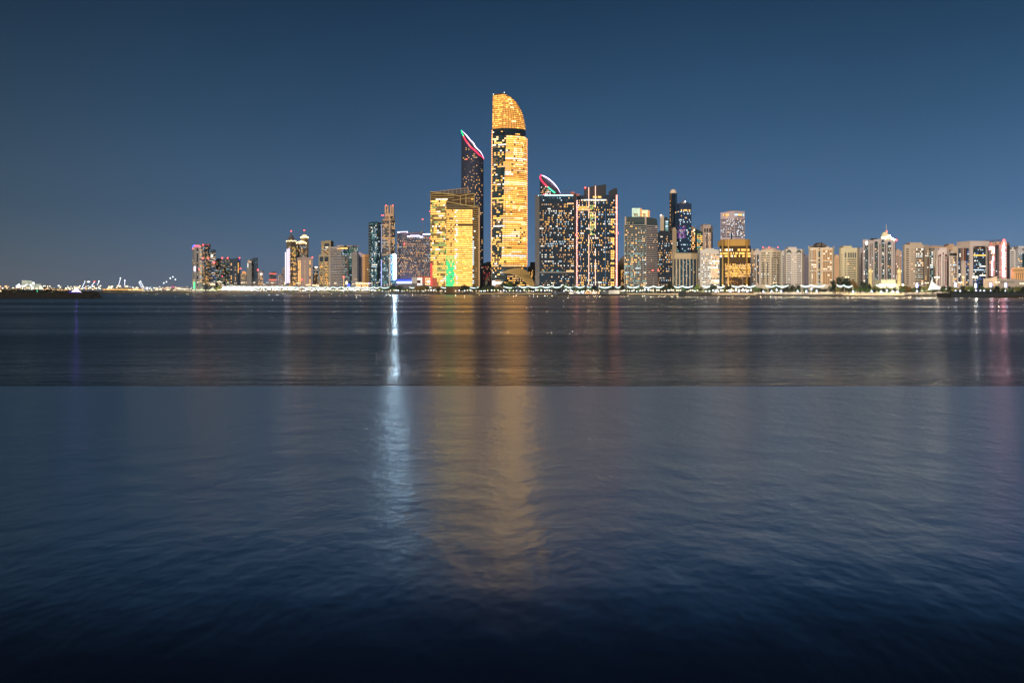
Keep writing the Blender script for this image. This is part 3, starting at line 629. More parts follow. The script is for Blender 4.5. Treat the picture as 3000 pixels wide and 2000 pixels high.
bands(b, 1480, 1544, 397, 781, 66, wall(.38, .19, .05), .34, .9, 14); bands(b, 1440, 1468, 397, 781, 66, wall(.22, .25, .29), .14, .9, 4, 'left_slab_edges')
for r in range(4): ringrow(378+r*4.6, 382.6+r*4.6, 7, 16, 1, 'D', '.', (.05, .03), .97)
ringrow(390, 394, 7, 16, 1, 'D', '.', (0, 0), .9, lambda i, lf, br: 'G' if 11 < i < 15 else None)
for r in range(8): ringrow(783+r*6, 789+r*6, 8, 14, 1, 'DwG' if r > 4 else 'D', ';.', (.15+.3*(r > 5), .12+.2*(r > 4)), .95)
bands(b, 1440, 1512, 783, 838, 9, wall(.35, .33, .3), .14, .9, 8, 'podium_edges')
fm = MB()
for r in range(75): q = P(b, ip(lxT, 380+r*5.3)-.2, 380+r*5.3, .6); fm.box(q[0]-.7, q[0]+.7, q[1]-.5, q[1]+.5, q[2]-.9, q[2]+.7)
fm.build('edge_lights', emit('edge_gold', (1, .36, .08), 4), b.root)
fm = MB()
for r in range(62): q = P(b, 1543.6, 400+r*6.1, .6); fm.box(q[0]-.7, q[0]+.7, q[1]-.5, q[1]+.5, q[2]-.9, q[2]+.9)
fm.build('edge_lights', emit('edge_gold', (1, .36, .08), 4), b.root)
for x, y in ((1445.5, 276), (1477.5, 271)): beacon(b, x, y, .9, 2, emit('green_white_beacon', (.7, 1, .8), 5, False, 0))
# grid shell dome at its foot
b = B('golden gridded shell roof swooping down at the foot of the tallest tower', [(1467, 0), (1566, 0)], 785, TAN, 105, name='shell_pavilion', bare=True)
pr = [(1467, 797), (1478, 794), (1492, 789), (1508, 785.5), (1524, 785), (1536, 789), (1547, 797), (1556, 809), (1562, 822), (1566, 838)]
lower = [(1467, 798), (1480, 800), (1495, 802), (1510, 806), (1525, 815), (1540, 828), (1552, 838), (1566, 838.5)]
m = MB(); rings = []
for i in range(19):
    x = 1467+(1566-1467)*i/18; t0, t1 = ip(pr, x), ip(lower, x); col = []
    for j in range(9):
        t = j/8; yy = t0+(t1-t0)*t; dd = 22*(1-math.sin(t*math.pi/2))
        col.append((X(x, b.D+dd), b.D+dd, Z(yy, b.D)))
    rings.append(col)
for a, c in zip(rings, rings[1:]):
    for j in range(8): m.quad(a[j+1], c[j+1], c[j], a[j])
m.build('shell_roof', pbr('shell_gold', (.34, .22, .07), .45), b.root)
m = MB()
for i in range(0, 19): m.tube([(p[0], p[1]-.5, p[2]) for p in rings[i]], .22, 4)
for j in range(0, 9): m.tube([(r_[j][0], r_[j][1]-.5, r_[j][2]) for r_ in rings], .22, 4)
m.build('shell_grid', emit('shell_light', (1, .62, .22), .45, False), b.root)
panel(b, 'lit_hall', 1484, 1566, 806, 840, GLASS, -26, sub=3); b.D += 10; win(b, 1486, 1560, 806, 838, 5, 20, 'ywG', lit=.6, dark='.', out=-12.0); b.D -= 10
b = B('bright lit pavilion at the left foot of the tallest tower', flat(1441, 1474), 824, wall(.5, .35, .25), 90, name='pavilion')
win(b, 1452, 1473, 825, 833, 1, 7, 'Wj', lit=1, wf=.9, hf=.8); panel(b, 'light_screen', 1443, 1450, 823, 836, emit('screen_white', (.8, .85, 1), 5, True, 0), 1)
b = B('pale arched pavilion between the yellow block and the tallest tower', flat(1419, 1443), 812, wall(.45, .38, .25), 110, name='pavilion', bare=True)
m = MB(); pts = [(1420, 846), (1420.5, 832), (1423, 820), (1429, 812), (1443, 799)]
for (xa, ya), (xb, yb) in zip(pts, pts[1:]):
    q = [(X(xa, b.D), b.D, Z(ya, b.D)), (X(xb, b.D), b.D, Z(yb, b.D)), (X(xb+6, b.D), b.D+5, Z(yb+6, b.D)), (X(xa+6, b.D), b.D+5, Z(ya+2, b.D))]
    m.loft([q, [(p[0], p[1]+3, p[2]) for p in q]])
m.build('arch', wall(.42, .38, .28), b.root)
b = B('old beige block seen in the gap left of the tallest tower', [(1414, 0), (1428, 0), (1440, 0)], [772, 767, 766], wall(.36, .32, .32), 400)
win(b, 1415, 1439, 774, 830, 10, 7, 'wr', lit=.12, dark=',', wf=.4)
b = B('beige stepped block seen in the gap right of the tallest tower', [(1545, 0), (1553, 0), (1553.5, 0), (1568, 0)], [782, 782, 768, 768], wall(.42, .36, .36), 400)
win(b, 1546, 1568, 784, 836, 9, 7, 'wyo', lit=.4, dark=',', wf=.5)
# second rim tower
fr = [(1582, 517), (1585, 525), (1590, 533), (1597, 541), (1605, 548), (1615, 557), (1626, 565), (1641, 567)]
bk = [(1582, 515), (1584, 510.5), (1590, 508.5), (1600, 513), (1610, 520), (1620, 529), (1628, 538), (1635, 549), (1641, 561)]
b = rim_tower('short looking dark tower with a slanted oval top outlined in red, green and white light', 1581.6, 1641.3, fr, bk, 330, 46, wall(.05, .055, .09))
win(b, 1584, 1618, 545, 575, 6, 8, 'wWd', lit=.4, skip=lambda r, c: 545+(r+.5)*5 < ip(fr, 1584+(c+.5)*4.2)+2)
line(b, 'rim_light', bk[1:], .85, w_, 0, dd=40); line(b, 'rim_light', [(1585, 511)]+fr[:5], .9, emit('rim_red', (1, .02, .06), 4, True, 0), 1.2); line(b, 'rim_light', fr[4:7], .9, LEDG, 1.2)
# dark hotel pair
b = B('dark broad tower with scattered lit windows and a cyan roof line', [(1568, 10), (1580, 0), (1682, 0), (1688, 10)], 572, wall(.010, .026, .058), 120, name='apartment_tower')
panel(b, 'end_wall', 1567.7, 1580, 570, 838, wall(.20, .20, .22), .6, sub=2)
win(b, 1581, 1681, 596, 794, 31, 34, 'wWoocyW', lit=.27, dark='.,.', wf=.6, hf=.6, clump=.95); bands(b, 1580, 1682, 596, 796, 31, wall(.05, .08, .12), .1, .5, 4)
panel(b, 'roof_light', 1577, 1679, 571.5, 574, LEDC, 1.6, sub=2); win(b, 1583, 1680, 577, 590, 2, 26, 'cwtD', lit=.22, dark=';:', wf=.8)
win(b, 1661, 1681, 594, 599, 1, 5, 'w', lit=1, wf=.8, hf=.8, out=.5); panel(b, 'stone_edge', 1682, 1688, 567, 838, wall(.46, .32, .26), .8)
panel(b, 'ledge', 1580, 1682, 796.5, 799, wall(.35, .33, .32), 1.2); win(b, 1584, 1661, 790, 796, 1, 20, 'tD', lit=.5, dark=';', wf=.95, hf=.8); win(b, 1659, 1681, 791, 797, 1, 5, 'w', lit=1, wf=.9, hf=.7, out=.6)
win(b, 1582, 1680, 802, 838, 6, 24, 'cwWd', lit=.22, dark=':.', wf=.7); bands(b, 1580, 1682, 800, 838, 6, DK, .15, .6, 3)
m = MB(); D = b.D+12
for x0, x1, y in ((1586, 1600, 568), (1672, 1684, 560), (1600, 1672, 567), (1684, 1698, 566)): m.box(X(x0, D), X(x1, D), D, D+18, Z(573, b.D), Z(y, b.D))
m.build('roof_structures', wall(.50, .18, .16), b.root); crane(b, 1657, 565, 22, 10); beacon(b, 1594, 568, 1.1, 10)
for k in range(32): pass
def dots(b, x, y0, y1, n, mat, r=.9, name='string_lights', jit=0):
    m = MB()
    for i in range(n):
        q = P(b, x+random.uniform(-jit, jit), y0+(y1-y0)*i/(n-1), 1.6); k = len(m.v); m.box(q[0]-r*1.5, q[0]+r*1.5, q[1]-.4, q[1]+.4, q[2]-r*.6, q[2]+r*.6)
        if i: m.poly([]) if False else (m.f.append((k+4, k-8, k+5)), m.m.append(0))
    return m.build(name, mat, b.root)
b = B('dark tower with pink light strings on its edges and two vertical light strips', [(1689, 8), (1700, 0), (1800, 0), (1811, 8)], 574, wall(.008, .024, .055), 100, name='apartment_tower')
m = MB(); D = b.D+.5
def prism(pts, d0, d1):
    a = [(X(x, D+d0), D+d0, Z(y, b.D)) for x, y in pts]; m.loft([a, [(X(x, D+d1), D+d1, p[2]) for (x, y), p in zip(pts, a)]])
prism([(1711, 576), (1775.5, 576), (1775.5, 539.7), (1745, 545), (1711, 549.8)], 0, 14); prism([(1783, 576), (1809, 576), (1808, 551), (1800, 551), (1783, 560.5)], 3, 18); prism([(1692, 576), (1711, 576), (1711, 572), (1692, 573)], 2, 12)
m.build('roof_screen', wall(.03, .035, .05), b.root)
win(b, 1690, 1809, 584, 838, 37, 40, 'ywyWocG', lit=.28, dark='.:.', wf=.62, hf=.55, clump=.95, rowlit=None); bands(b, 1689, 1810, 577, 838, 38, wall(.07, .11, .16), .12, .5, 6)
win(b, 1703, 1776, 584, 588, 1, 22, 'W', lit=.95, wf=1, hf=.8, out=.7); win(b, 1737, 1762, 574, 581, 1, 7, 'y', lit=.95, wf=.85, hf=.8, out=.7)
win(b, 1690, 1726, 604, 617, 2, 10, 'gGw', lit=.95, wf=.9, hf=.8, out=.7); win(b, 1789, 1800, 640, 838, 28, 2, 'y', lit=.85, wf=.85, hf=.7, out=.7); win(b, 1728, 1744, 600, 690, 13, 3, 'eyw', lit=.7, wf=.85, hf=.7, out=.7)
dots(b, 1690.5, 588, 836, 38, LEDP, .55, jit=.8); dots(b, 1807, 572, 836, 46, LEDP, .75); beacon(b, 1809.5, 683, 2.2, -1); beacon(b, 1688.5, 688, 2.2, -1); beacon(b, 1714.5, 550.5, 1.6, -1)
for x, segs in ((1725, ((549, 608), (612, 640), (657, 672), (688, 836))), (1744.5, ((545, 608), (622, 672), (688, 700), (728, 750), (760, 836)))):
    for y0, y1 in segs: panel(b, 'light_strip', x-.55, x+.55, y0, y1, emit('strip_pinkwhite', (1, .50, .34), 3.5, True, 0), 1.8)
panel(b, 'light_strip', 1773.5, 1774.2, 610, 836, emit('dim_blue_strip', (.2, .4, .8), .5), 1.2); panel(b, 'light_strip', 1701, 1701.7, 610, 836, emit('dim_blue_strip', (.2, .4, .8), .5), 1.2)
crane(b, 1741, 546, 16, 5)
b = B('beige office with a rounded shoulder behind the pink stringed tower', [(1811, 0), (1818, 0), (1826, 0), (1834, 0)], [768, 757, 750, 746], wall(.45, .36, .28), 330); win(b, 1819, 1833, 790, 836, 9, 5, 'gyw', lit=.45, dark=',', wf=.5)
# pale balcony tower
b = B('balcony tower with pale slab grid and two lit box frames on its roof', [(1829, 5), (1893, 0), (1927, 12)], 659, wall(.07, .09, .10), 110, name='apartment_tower', depth=34)
m = MB(); D = b.D
hiR = lambda x, d, y: (X(x, D+d), D+d, Z(y, D))
m.loft([[hiR(1829, 5, 659), hiR(1893, 0, 659), hiR(1927, 12, 661), hiR(1924, 44, 661), hiR(1832, 44, 659)], [hiR(1834, 8, 634.5), hiR(1890.5, 3, 634), hiR(1924, 14, 639.5), hiR(1921, 42, 639.5), hiR(1837, 42, 634.5)]]); m.build('sloped_top', wall(.05, .075, .09), b.root)
panel(b, 'corner_fin', 1830, 1835, 634.5, 658, wall(.50, .42, .38), .4); panel(b, 'corner_fin', 1889, 1894, 634, 658, wall(.50, .42, .38), .6)
win(b, 1836, 1888, 648, 657, 1, 10, 'yd', lit=.3, dark=';', out=.2)
win(b, 1830, 1893, 660, 838, 29, 16, 'ycttwyd', lit=.36, dark='.;', wf=.72, hf=.6, clump=.75); win(b, 1894, 1927, 661, 838, 29, 10, 'wdD', lit=.14, dark=',.', wf=.8, hf=.55)
bands(b, 1828.5, 1893, 659, 838, 29, wall(.42, .40, .38), .26, .9, 5); bands(b, 1893, 1928.5, 661, 838, 32, wall(.62, .56, .60), .34, 1.6, 3)
fins(b, 1830, 1893, 690, 838, 7, wall(.42, .42, .40), .12, .8)
for x0, x1, xs_, y0, c1, c2 in ((1854, 1875, 1881, 607, emit('lit_frame_cool', (.85, 1, .72), .85, False), emit('lit_frame_orange', (1, .42, .15), .9, False)), (1881.5, 1897.5, 1904, 613, emit('lit_frame_warm', (1, .78, .38), 1.3, False), emit('lit_frame_orange', (1, .42, .15), .9, False))):
    m = MB(); D = b.D+18; p = lambda x, y, d: (X(x, D), D+d, Z(y, b.D)); t_ = 3
    for (a, c, e_, f_) in ((x0, x1, y0, y0+3), (x0, x1, 631, 634.5), (x0, x0+3, y0, 634.5), (x1-3, x1, y0, 634.5)):
        m.box(X(a, D), X(c, D), D, D+12, Z(f_, b.D), Z(e_, b.D))
    m.box(X(x0+2, D), X(x1-2, D), D+11, D+12, Z(633, b.D), Z(y0+1, b.D)); m.build('roof_frame', c1, b.root)
    m = MB(); m.box(X(x1, D)+.05, X(xs_, D), D+1, D+13, Z(634.5, b.D), Z(y0+.5, b.D)); m.build('roof_frame_side', c2, b.root)
    m = MB(); m.box(X(x0+4, D), X(x1-4, D), D+7, D+9, Z(633, b.D), Z(622, b.D)); m.build('roof_unit', wall(.3, .25, .2), b.root)
beacon(b, 1912, 793, 1.3, -22); beacon(b, 1928.5, 792.5, 1.2, -12)
# dark blue tower group
b = B('slim beige pillar shaft left of the domed dark cylinder', flat(1934, 1945), 631, BEIGE, 250, name='stair_tower')
m = MB(); D = b.D; m.ball((X(1936, D), D-1, Z(631, D)), 1, 1, 1, 7, 4); m.build('roof_lamp', LEDW, b.root)
b = B('dark glass block with green windows between the beige pillar and the domed cylinder', flat(1945, 1962), 641.5, wall(.03, .05, .07), 255, name='office_building'); win(b, 1946, 1961, 646, 680, 5, 1, 'tcy', lit=.8, dark=':', wf=.5, hf=.7)
b = B('round dark tower with a lit white dome on top', arcpts(1961.5, 1983.5, 10, 8), 566, GLASS, 225, name='office_tower', depth=12)
m = MB(); D = b.D+9; m.ball((X(1972.5, D), D, Z(566, b.D)), 10.5*b.D/F, 9*b.D/F*1.1, Z(553, b.D)-Z(566, b.D), 16, 6, 0, 0); m.build('dome', wall(.80, .66, .55), b.root, True)
rod(b, 'finial', (1972.5, 554), (1972.5, 551), .3, METAL, .1, -9); fins(b, 1962, 1983, 568, 680, 9, GLASSB, .15, .3); win(b, 1962, 1965, 580, 660, 14, 1, 'o', lit=.5, wf=.5, out=.4)
b = B('dark glass block with orange and white office windows left of the beige fin wall', flat(1927, 1970), 681.5, wall(.012, .022, .04), 150, name='office_building')
win(b, 1928, 1970, 690, 838, 22, 18, 'owWyoc', lit=.26, dark='::.', wf=.7, hf=.5, clump=.95); fins(b, 1927, 1970, 683, 838, 16, wall(.02, .04, .07), .15, .3)
b = B('textured beige fin wall in front of the blue tower', flat(1970, 1982), 672, wall(.48, .38, .27), 130, name='stair_tower'); win(b, 1971, 1981.5, 675, 740, 22, 4, 'g', lit=0, dark='_', wf=.35, hf=.4)
BT = wall(.012, .035, .10)
b = B('dark blue glass tower with violet reflections and an antenna drum on its roof', [(1982, 6), (1990, 0), (2024, 0), (2025.5, 6)], 596, BT, 200, name='office_tower')
win(b, 1983, 2024, 611, 738, 21, 14, 'cwwct', lit=.26, dark='::', wf=.75, hf=.55, clump=.95, skip=lambda r, c: r == 0); win(b, 1991, 2025, 613, 619, 1, 9, 'yw', lit=1, wf=.75, hf=.75, out=.5); fins(b, 1983, 2025, 598, 741, 14, wall(.015, .05, .14), .15, .2)
win(b, 1984, 2008, 660, 698, 10, 9, 'pmpb', lit=.55, dark=':', wf=.45, hf=.5, out=.6, clump=.2)  # violet reflections put in as glowing panes
win(b, 1977.5, 1981.5, 617, 626, 1, 1, 'o', lit=1, wf=.8, out=.5)
m = MB(); D = b.D+10; m.ball((X(2003, D), D, Z(596, b.D)), 4.6, 4.6, Z(588, b.D)-Z(596, b.D), 12, 4, 0, 0); m.tube([(X(2001.5, D), D, Z(590, b.D)), (X(2001.5, D), D, Z(571, b.D))], .5, 5, 0, .15); m.build('antenna_drum', METAL, b.root)
rod(b, 'boom', (1986, 592.5), (1999, 595), .3, METAL, .3, -10)
m = MB(); q = (X(2006, D), D-5, Z(590, b.D)); m.ball(q, .9, .9, .9, 7, 4); m.build('roof_lamp', LEDW, b.root)
b = B('low columned building with a ribbed beige crown below the blue tower', [(1968, 8), (1975, 3), (1990, 0), (2028, 0), (2043, 8)], 741.6, GLASSB, 80, name='office_building')
panel(b, 'crown', 1968, 2043.5, 741, 758, wall(.56, .46, .32), 1.5, sub=8); fins(b, 1970, 2040, 742, 757.5, 16, wall(.40, .32, .22), .12, 1.9, 'crown_ribs'); fins(b, 1972, 2041, 758, 838, 7, wall(.50, .42, .30), .28, 1.3, 'columns'); fins(b, 1975, 1990, 758, 838, 4, wall(.50, .42, .30), .15, 1.2, 'columns')
win(b, 1972, 2040, 760, 838, 14, 22, 'tcD', lit=.16, dark=';:', wf=.7, hf=.4, clump=.3); win(b, 2030, 2035, 794, 800, 1, 1, 'y', lit=1, out=1)
b = B('building under construction with glowing open floors right of the blue tower', flat(2023, 2037), 667, wall(.30, .22, .16), 330, name='office_building')
win(b, 2024, 2037, 670, 732, 11, 3, 'wgjo', lit=.85, dark=',', wf=.75, hf=.65, clump=.2); crane(b, 2045, 668, 14, 8)
m = MB(); q = P(b, 2033, 675, 2); m.ball(q, 1.3, 1.3, 1.3, 7, 4); m.build('work_lamp', LEDY, b.root)
b = B('dark glass wedge with a sloping roof and green yellow windows', [(2036, 0), (2060, 0)], [669, 680], wall(.02, .05, .06), 290, name='office_building')
win(b, 2042, 2058, 684, 732, 9, 4, 'eyyt', lit=.85, dark=';', wf=.85, hf=.6, clump=.3)
b = B('pale block with dotted windows and three dark roof openings behind the white apartments', [(2052, 8), (2060, 0), (2082, 0), (2088, 8)], 661.5, wall(.52, .42, .40), 300)
for x in (2063, 2070, 2077.5): panel(b, 'roof_opening', x, x+4.5, 669, 680, VOID, .5)
win(b, 2065, 2083, 682, 731, 8, 6, 'wyW', lit=.55, dark=',', wf=.4, hf=.4); panel(b, 'glass_edge', 2086, 2088.6, 680, 734, GLASSB, 1); panel(b, 'glass_centre', 2069.5, 2073, 684, 731, GLASS, .35); crane(b, 2066, 662, 22, 6)
b = B('long white apartment block whose right half has orange lit balconies', [(2044, 12), (2052, 0), (2107.5, 0)], 731, WHITE, 120)
win(b, 2046, 2082, 741, 838, 15, 8, 'wWcd', lit=.35, dark=',.', wf=.62, hf=.42, clump=.7); win(b, 2082.5, 2107, 743, 838, 15, 6, 'owyWoy', lit=.72, dark=',', wf=.86, hf=.45, clump=.5)
b = B('white office tower with a flat top and dark ribbon windows behind the gold building', corner(2111, 2152, 2182, 8, 8), [622, 618, 618], wall(.62, .52, .60), 300, name='office_tower')
for x0, x1 in ((2112, 2127), (2129, 2151), (2153, 2181.5)):
    win(b, x0, x1, 640, 696, 12, int((x1-x0)/2.2), 'cwcW', lit=.16, dark=':', wf=.98, hf=.48, clump=.8)
win(b, 2119, 2135, 626, 632, 1, 5, 'tcy', lit=1, wf=.9, hf=.9); win(b, 2152, 2180, 626, 632, 1, 8, 'ytc', lit=.8, dark=':', wf=.9, hf=.9); win(b, 2160, 2175, 634.5, 636, 1, 1, 'D', lit=0, dark=':', wf=1, hf=1); win(b, 2123, 2133, 635, 637.5, 1, 3, 'y', lit=1)
panel(b, 'dark_shaft', 2141, 2145, 682, 701, GLASSB, .6)
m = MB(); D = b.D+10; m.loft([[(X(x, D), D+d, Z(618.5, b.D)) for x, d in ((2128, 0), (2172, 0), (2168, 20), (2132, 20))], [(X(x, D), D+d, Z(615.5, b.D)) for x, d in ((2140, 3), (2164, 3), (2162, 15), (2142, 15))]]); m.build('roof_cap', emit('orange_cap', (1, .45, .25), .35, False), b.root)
# gold building
GO = wall(.72, .44, .13)
b = B('gold lit octagonal building with fluted crown and bright floors', [(2108, 16), (2122, 4), (2136, 0), (2188, 0), (2199.5, 9)], 719, BRONZE, 110, name='office_building')
m = MB(); D = b.D; n0 = 46; ptsf = [(2110.5, 16), (2124, 4), (2137, 0), (2187, 0), (2197, 9)]
bb = Bld(); bb.mat = BRONZE; bb.D = b.D; bb.pts = ptsf; bb.root = b.root
panel(bb, 'crown', 2110.5, 2197, 701, 720.5, GO, .8, sub=12); fins(bb, 2111, 2196.5, 701, 720, 38, wall(.50, .28, .07), .3, 1.3, 'crown_flutes')
m = MB(); y = b.D+10; m.box(X(2116, y), X(2192, y), y, y+34, Z(720, b.D), Z(702.5, b.D)); m.build('roof', GO, b.root)
for x in (2117.5, 2134.5, 2188.5): panel(b, 'gold_pier', x-1.6, x+1.6, 701, 840, GO, 2.4)
for x in (2119, 2136, 2190): pass
for y, pl in ((728, 'W'), (738, 'yW'), (746, 'yW')): win(b, 2109, 2199, y, y+8, 1, 26, pl+'y', lit=.85, dark='_', wf=.9, hf=.75, out=.5)
win(b, 2109, 2124, 721, 838, 14, 4, 'D', lit=0, dark=';', wf=.9, hf=.9, out=.3)
for y, li in ((772, .7), (778, .8), (784, .75), (791, .7), (798, .9), (805, .8)): win(b, 2124, 2199, y, y+6, 2, 34, 'yGGw', lit=li, dark='_', wf=.75, hf=.75, out=.5, clump=.3)
win(b, 2124, 2190, 811, 838, 7, 30, 'g', lit=.18, dark='_', wf=.5, hf=.5, out=.5, clump=.2); fins(b, 2137, 2187, 752, 770, 24, wall(.22, .13, .05), .2, .4, 'screen')
for x in (2117.5, 2134.5, 2188.5):
    m = MB(); q = P(b, x, 836, 5); m.ball(q, .8, .8, .8, 7, 4); m.build('uplight', LEDY, b.root)
# eastern apartment blocks
b = B('sliver of a beige balcony block between the gold building and the white striped block', flat(2200.5, 2207), 733, BEIGE, 200); win(b, 2201, 2206.5, 745, 836, 13, 2, 'yc', lit=0.19, dark=',')
b = B('pale block with two dark vertical glass stripes right of the gold building', [(2206, 4), (2210, 0), (2229, 0)], 735, wall(0.66, 0.59, 0.57), 130)
for x in (2208, 2217.5): panel(b, 'glass_stripe', x, x+6, 746, 834, VOID, .3); win(b, x+.3, x+5.7, 747, 834, 14, 2, 'cwc', lit=0.22, dark='.', wf=.8, hf=.7, out=.5)
b = B('cream curved block with a round roof deck edged by red beacons', [(2229, 6), (2245, 1), (2265, 0), (2287, 8)], 731.5, CREAM, 120)
m = MB(); D = b.D+10; m.ball((X(2258, D), D+6, Z(731, b.D)), 9.5, 9, Z(722.5, b.D)-Z(731, b.D), 14, 3, 0, 0); m.build('roof_deck', wall(0.59, 0.47, 0.45), b.root)
for x in (2235.5, 2253.5, 2279): beacon(b, x, 724.5, 1.0, 2)
win(b, 2230, 2286, 738, 834, 14, 18, 'wWcd', lit=0.12, dark=',.', wf=.75, hf=.42, skip=lambda r, c: c in (4, 8, 9, 14)); panel(b, 'dark_frame', 2261, 2263, 753, 830, VOID, .5); panel(b, 'dark_frame', 2278, 2280, 753, 830, VOID, .5); panel(b, 'dark_frame', 2261, 2280, 753, 755, VOID, .6, sub=2)
panel(b, 'dark_frame', 2234.5, 2236.5, 768, 830, VOID, .5); panel(b, 'dark_frame', 2247, 2249, 768, 830, VOID, .5)
b = B('narrow white balcony block between the cream curved block and the twin gabled block', flat(2287, 2299), 738, WHITE, 150); win(b, 2292, 2298.5, 748, 834, 13, 1, 'c', lit=0.06, dark=',', wf=.95, hf=.4)
b = B('pale block with two green gabled window heads', [(2298, 6), (2303, 0), (2350, 0), (2355.5, 6)], 730, wall(0.73, 0.67, 0.65), 120)
for x0 in (2304, 2333):
    arch(b, x0, x0+15, 733, 743, wall(.10, .13, .13), .4, 'gabled_window', True); panel(b, 'window_inset', x0+3, x0+12, 740, 744, wall(0.73, 0.67, 0.65), .6)
    win(b, x0+1, x0+14, 745, 834, 14, 5, 'cD', lit=0.09, dark='.;', wf=.8, hf=.4)
win(b, 2299, 2303, 738, 834, 15, 1, 'W', lit=0.04, dark=',', wf=.45, hf=.35); win(b, 2320, 2332, 738, 834, 15, 2, 'Wy', lit=0.07, dark=',', wf=.25, hf=.35); win(b, 2349, 2353, 738, 834, 15, 1, 'W', lit=0.04, dark=',', wf=.45, hf=.35)
b = B('plain grey violet block in shade between two pale blocks', flat(2355, 2369.5), 751, wall(.24, .22, .30), 260); win(b, 2356, 2369, 755, 834, 20, 2, 'D', lit=0, dark=',', wf=.95, hf=.15)
b = B('cream block with tan window panels and a split pyramid roof', [(2369, 6), (2374, 2), (2393, 2), (2395, 0), (2402, 0), (2404, 2), (2439, 2), (2444.5, 6)], 725, wall(0.78, 0.68, 0.57), 115)
for x in (2370, 2443): panel(b, 'corner_horn', x-1.5, x+1.5, 720, 730, wall(0.78, 0.68, 0.57), 1)
for x0, x1, nc in ((2373, 2391, 4), (2411, 2437.5, 4)):
    panel(b, 'tan_panel', x0, x1, 731, 832, wall(0.73, 0.42, 0.19), .4, sub=1)
    win(b, x0, x1, 733, 760, 4, nc, 'W', lit=0.12, dark=',', wf=.5, hf=.45, out=.9); win(b, x0, x1, 766, 791, 4, nc, 'W', lit=0.25, dark=',', wf=.5, hf=.45, out=.9); win(b, x0, x1, 795, 831, 5, nc, 'W', lit=0.07, dark=',', wf=.5, hf=.4, out=.9)
    for y in (763.5, 792): panel(b, 'white_ledge', x0+2, x1+1, y, y+2, wall(0.85, 0.85, 0.83), 1.4); 
panel(b, 'glass_stripe', 2398, 2402, 728, 834, GLASST, .4); win(b, 2398.2, 2401.8, 730, 834, 18, 1, 'ytco', lit=0.37, dark=';', out=.7, wf=.9)
win(b, 2406, 2409, 731, 832, 14, 1, 'y', lit=0.12, dark=',', wf=.4, hf=.3)
for pts in (((2387, 722), (2402, 709.5), (2405.5, 709.5), (2405.5, 722)), ((2408, 722), (2408, 709.5), (2425, 720), (2425, 722))):
    m = MB(); D = b.D+6; m.loft([[(X(x, D), D, Z(y, b.D)) for x, y in pts], [(X(x, D), D+20, Z(y, b.D)) for x, y in pts]]); m.build('pyramid_roof', pbr('slate', (.10, .085, .09), .6), b.root)
b = B('orange lit plain block behind the tree crown with faint floor lines', flat(2444, 2459), 752, wall(0.83, 0.54, 0.35), 260); bands(b, 2444, 2458, 758, 834, 14, wall(0.65, 0.42, 0.28), .2, .4, 1)
b = B('cream block with five pointed arch windows under its roof', [(2458, 8), (2463, 2), (2476, 0), (2511, 0), (2516, 5)], 726, wall(0.66, 0.59, 0.42), 115)
for x in (2475, 2484.5, 2491, 2497.5, 2504): arch(b, x, x+4.4, 740, 755, wall(.10, .11, .12), .4, 'arched_window', True)
win(b, 2464, 2469, 744, 834, 14, 1, 'yw', lit=0.22, dark='_', wf=.6, hf=.35); win(b, 2474, 2479.5, 757, 834, 12, 2, 'y', lit=0.06, dark=',', wf=.8, hf=.4); win(b, 2483, 2509, 757, 834, 12, 7, 'owW', lit=0.09, dark=',', wf=.9, hf=.42)
b = B('grey balcony block left of the domed arch building', flat(2515, 2530), 731.5, wall(0.45, 0.40, 0.44), 170); win(b, 2521, 2528, 741, 834, 15, 1, 'c', lit=0.04, dark=',', wf=.9, hf=.5); panel(b, 'dark_edge', 2515, 2517, 732, 838, VOID, .5)
b = B('large stone building with tall arched glass strips and a glowing dome', [(2527, 10), (2545, 4), (2561, 4), (2580, 0), (2622, 0), (2624, 8)], 703, wall(0.50, 0.44, 0.45), 120, name='office_building', depth=38)
SW = wall(0.54, 0.47, 0.50)
for x0, x1, t_ in ((2528, 2543, 701), (2561, 2577.5, 701), (2579.5, 2593, 696), (2598, 2622, 702)): panel(b, 'bay', x0, x1, t_, 838, SW, 1.2, sub=1)
for x0, x1, y0 in ((2562.5, 2572, 707), (2582.5, 2590.5, 702.5), (2600, 2610.5, 708)):
    arch(b, x0, x1, y0, 834, GLASST, 1.7, 'arched_glass'); win(b, x0+.4, x1-.4, y0+7, 832, 26, 4, 'tcyeW', lit=0.24, dark=';;', wf=.75, hf=.6, out=2.0)
panel(b, 'glass_stripe', 2535, 2543, 712, 834, GLASST, 1.7); win(b, 2535.5, 2542.5, 716, 832, 26, 3, 'tyc', lit=0.15, dark=';', wf=.75, hf=.6, out=2.0)
for x in (2577, 2593.5): panel(b, 'glass_slit', x, x+2, 715, 834, VOID, 1.6)
for x, nn in ((2529, 1), (2547, 2), (2615.5, 1)): win(b, x, x+nn*6, 713, 832, 18, nn, 'Wc', lit=0.12, dark=',', wf=.4, hf=.45, out=1.6)
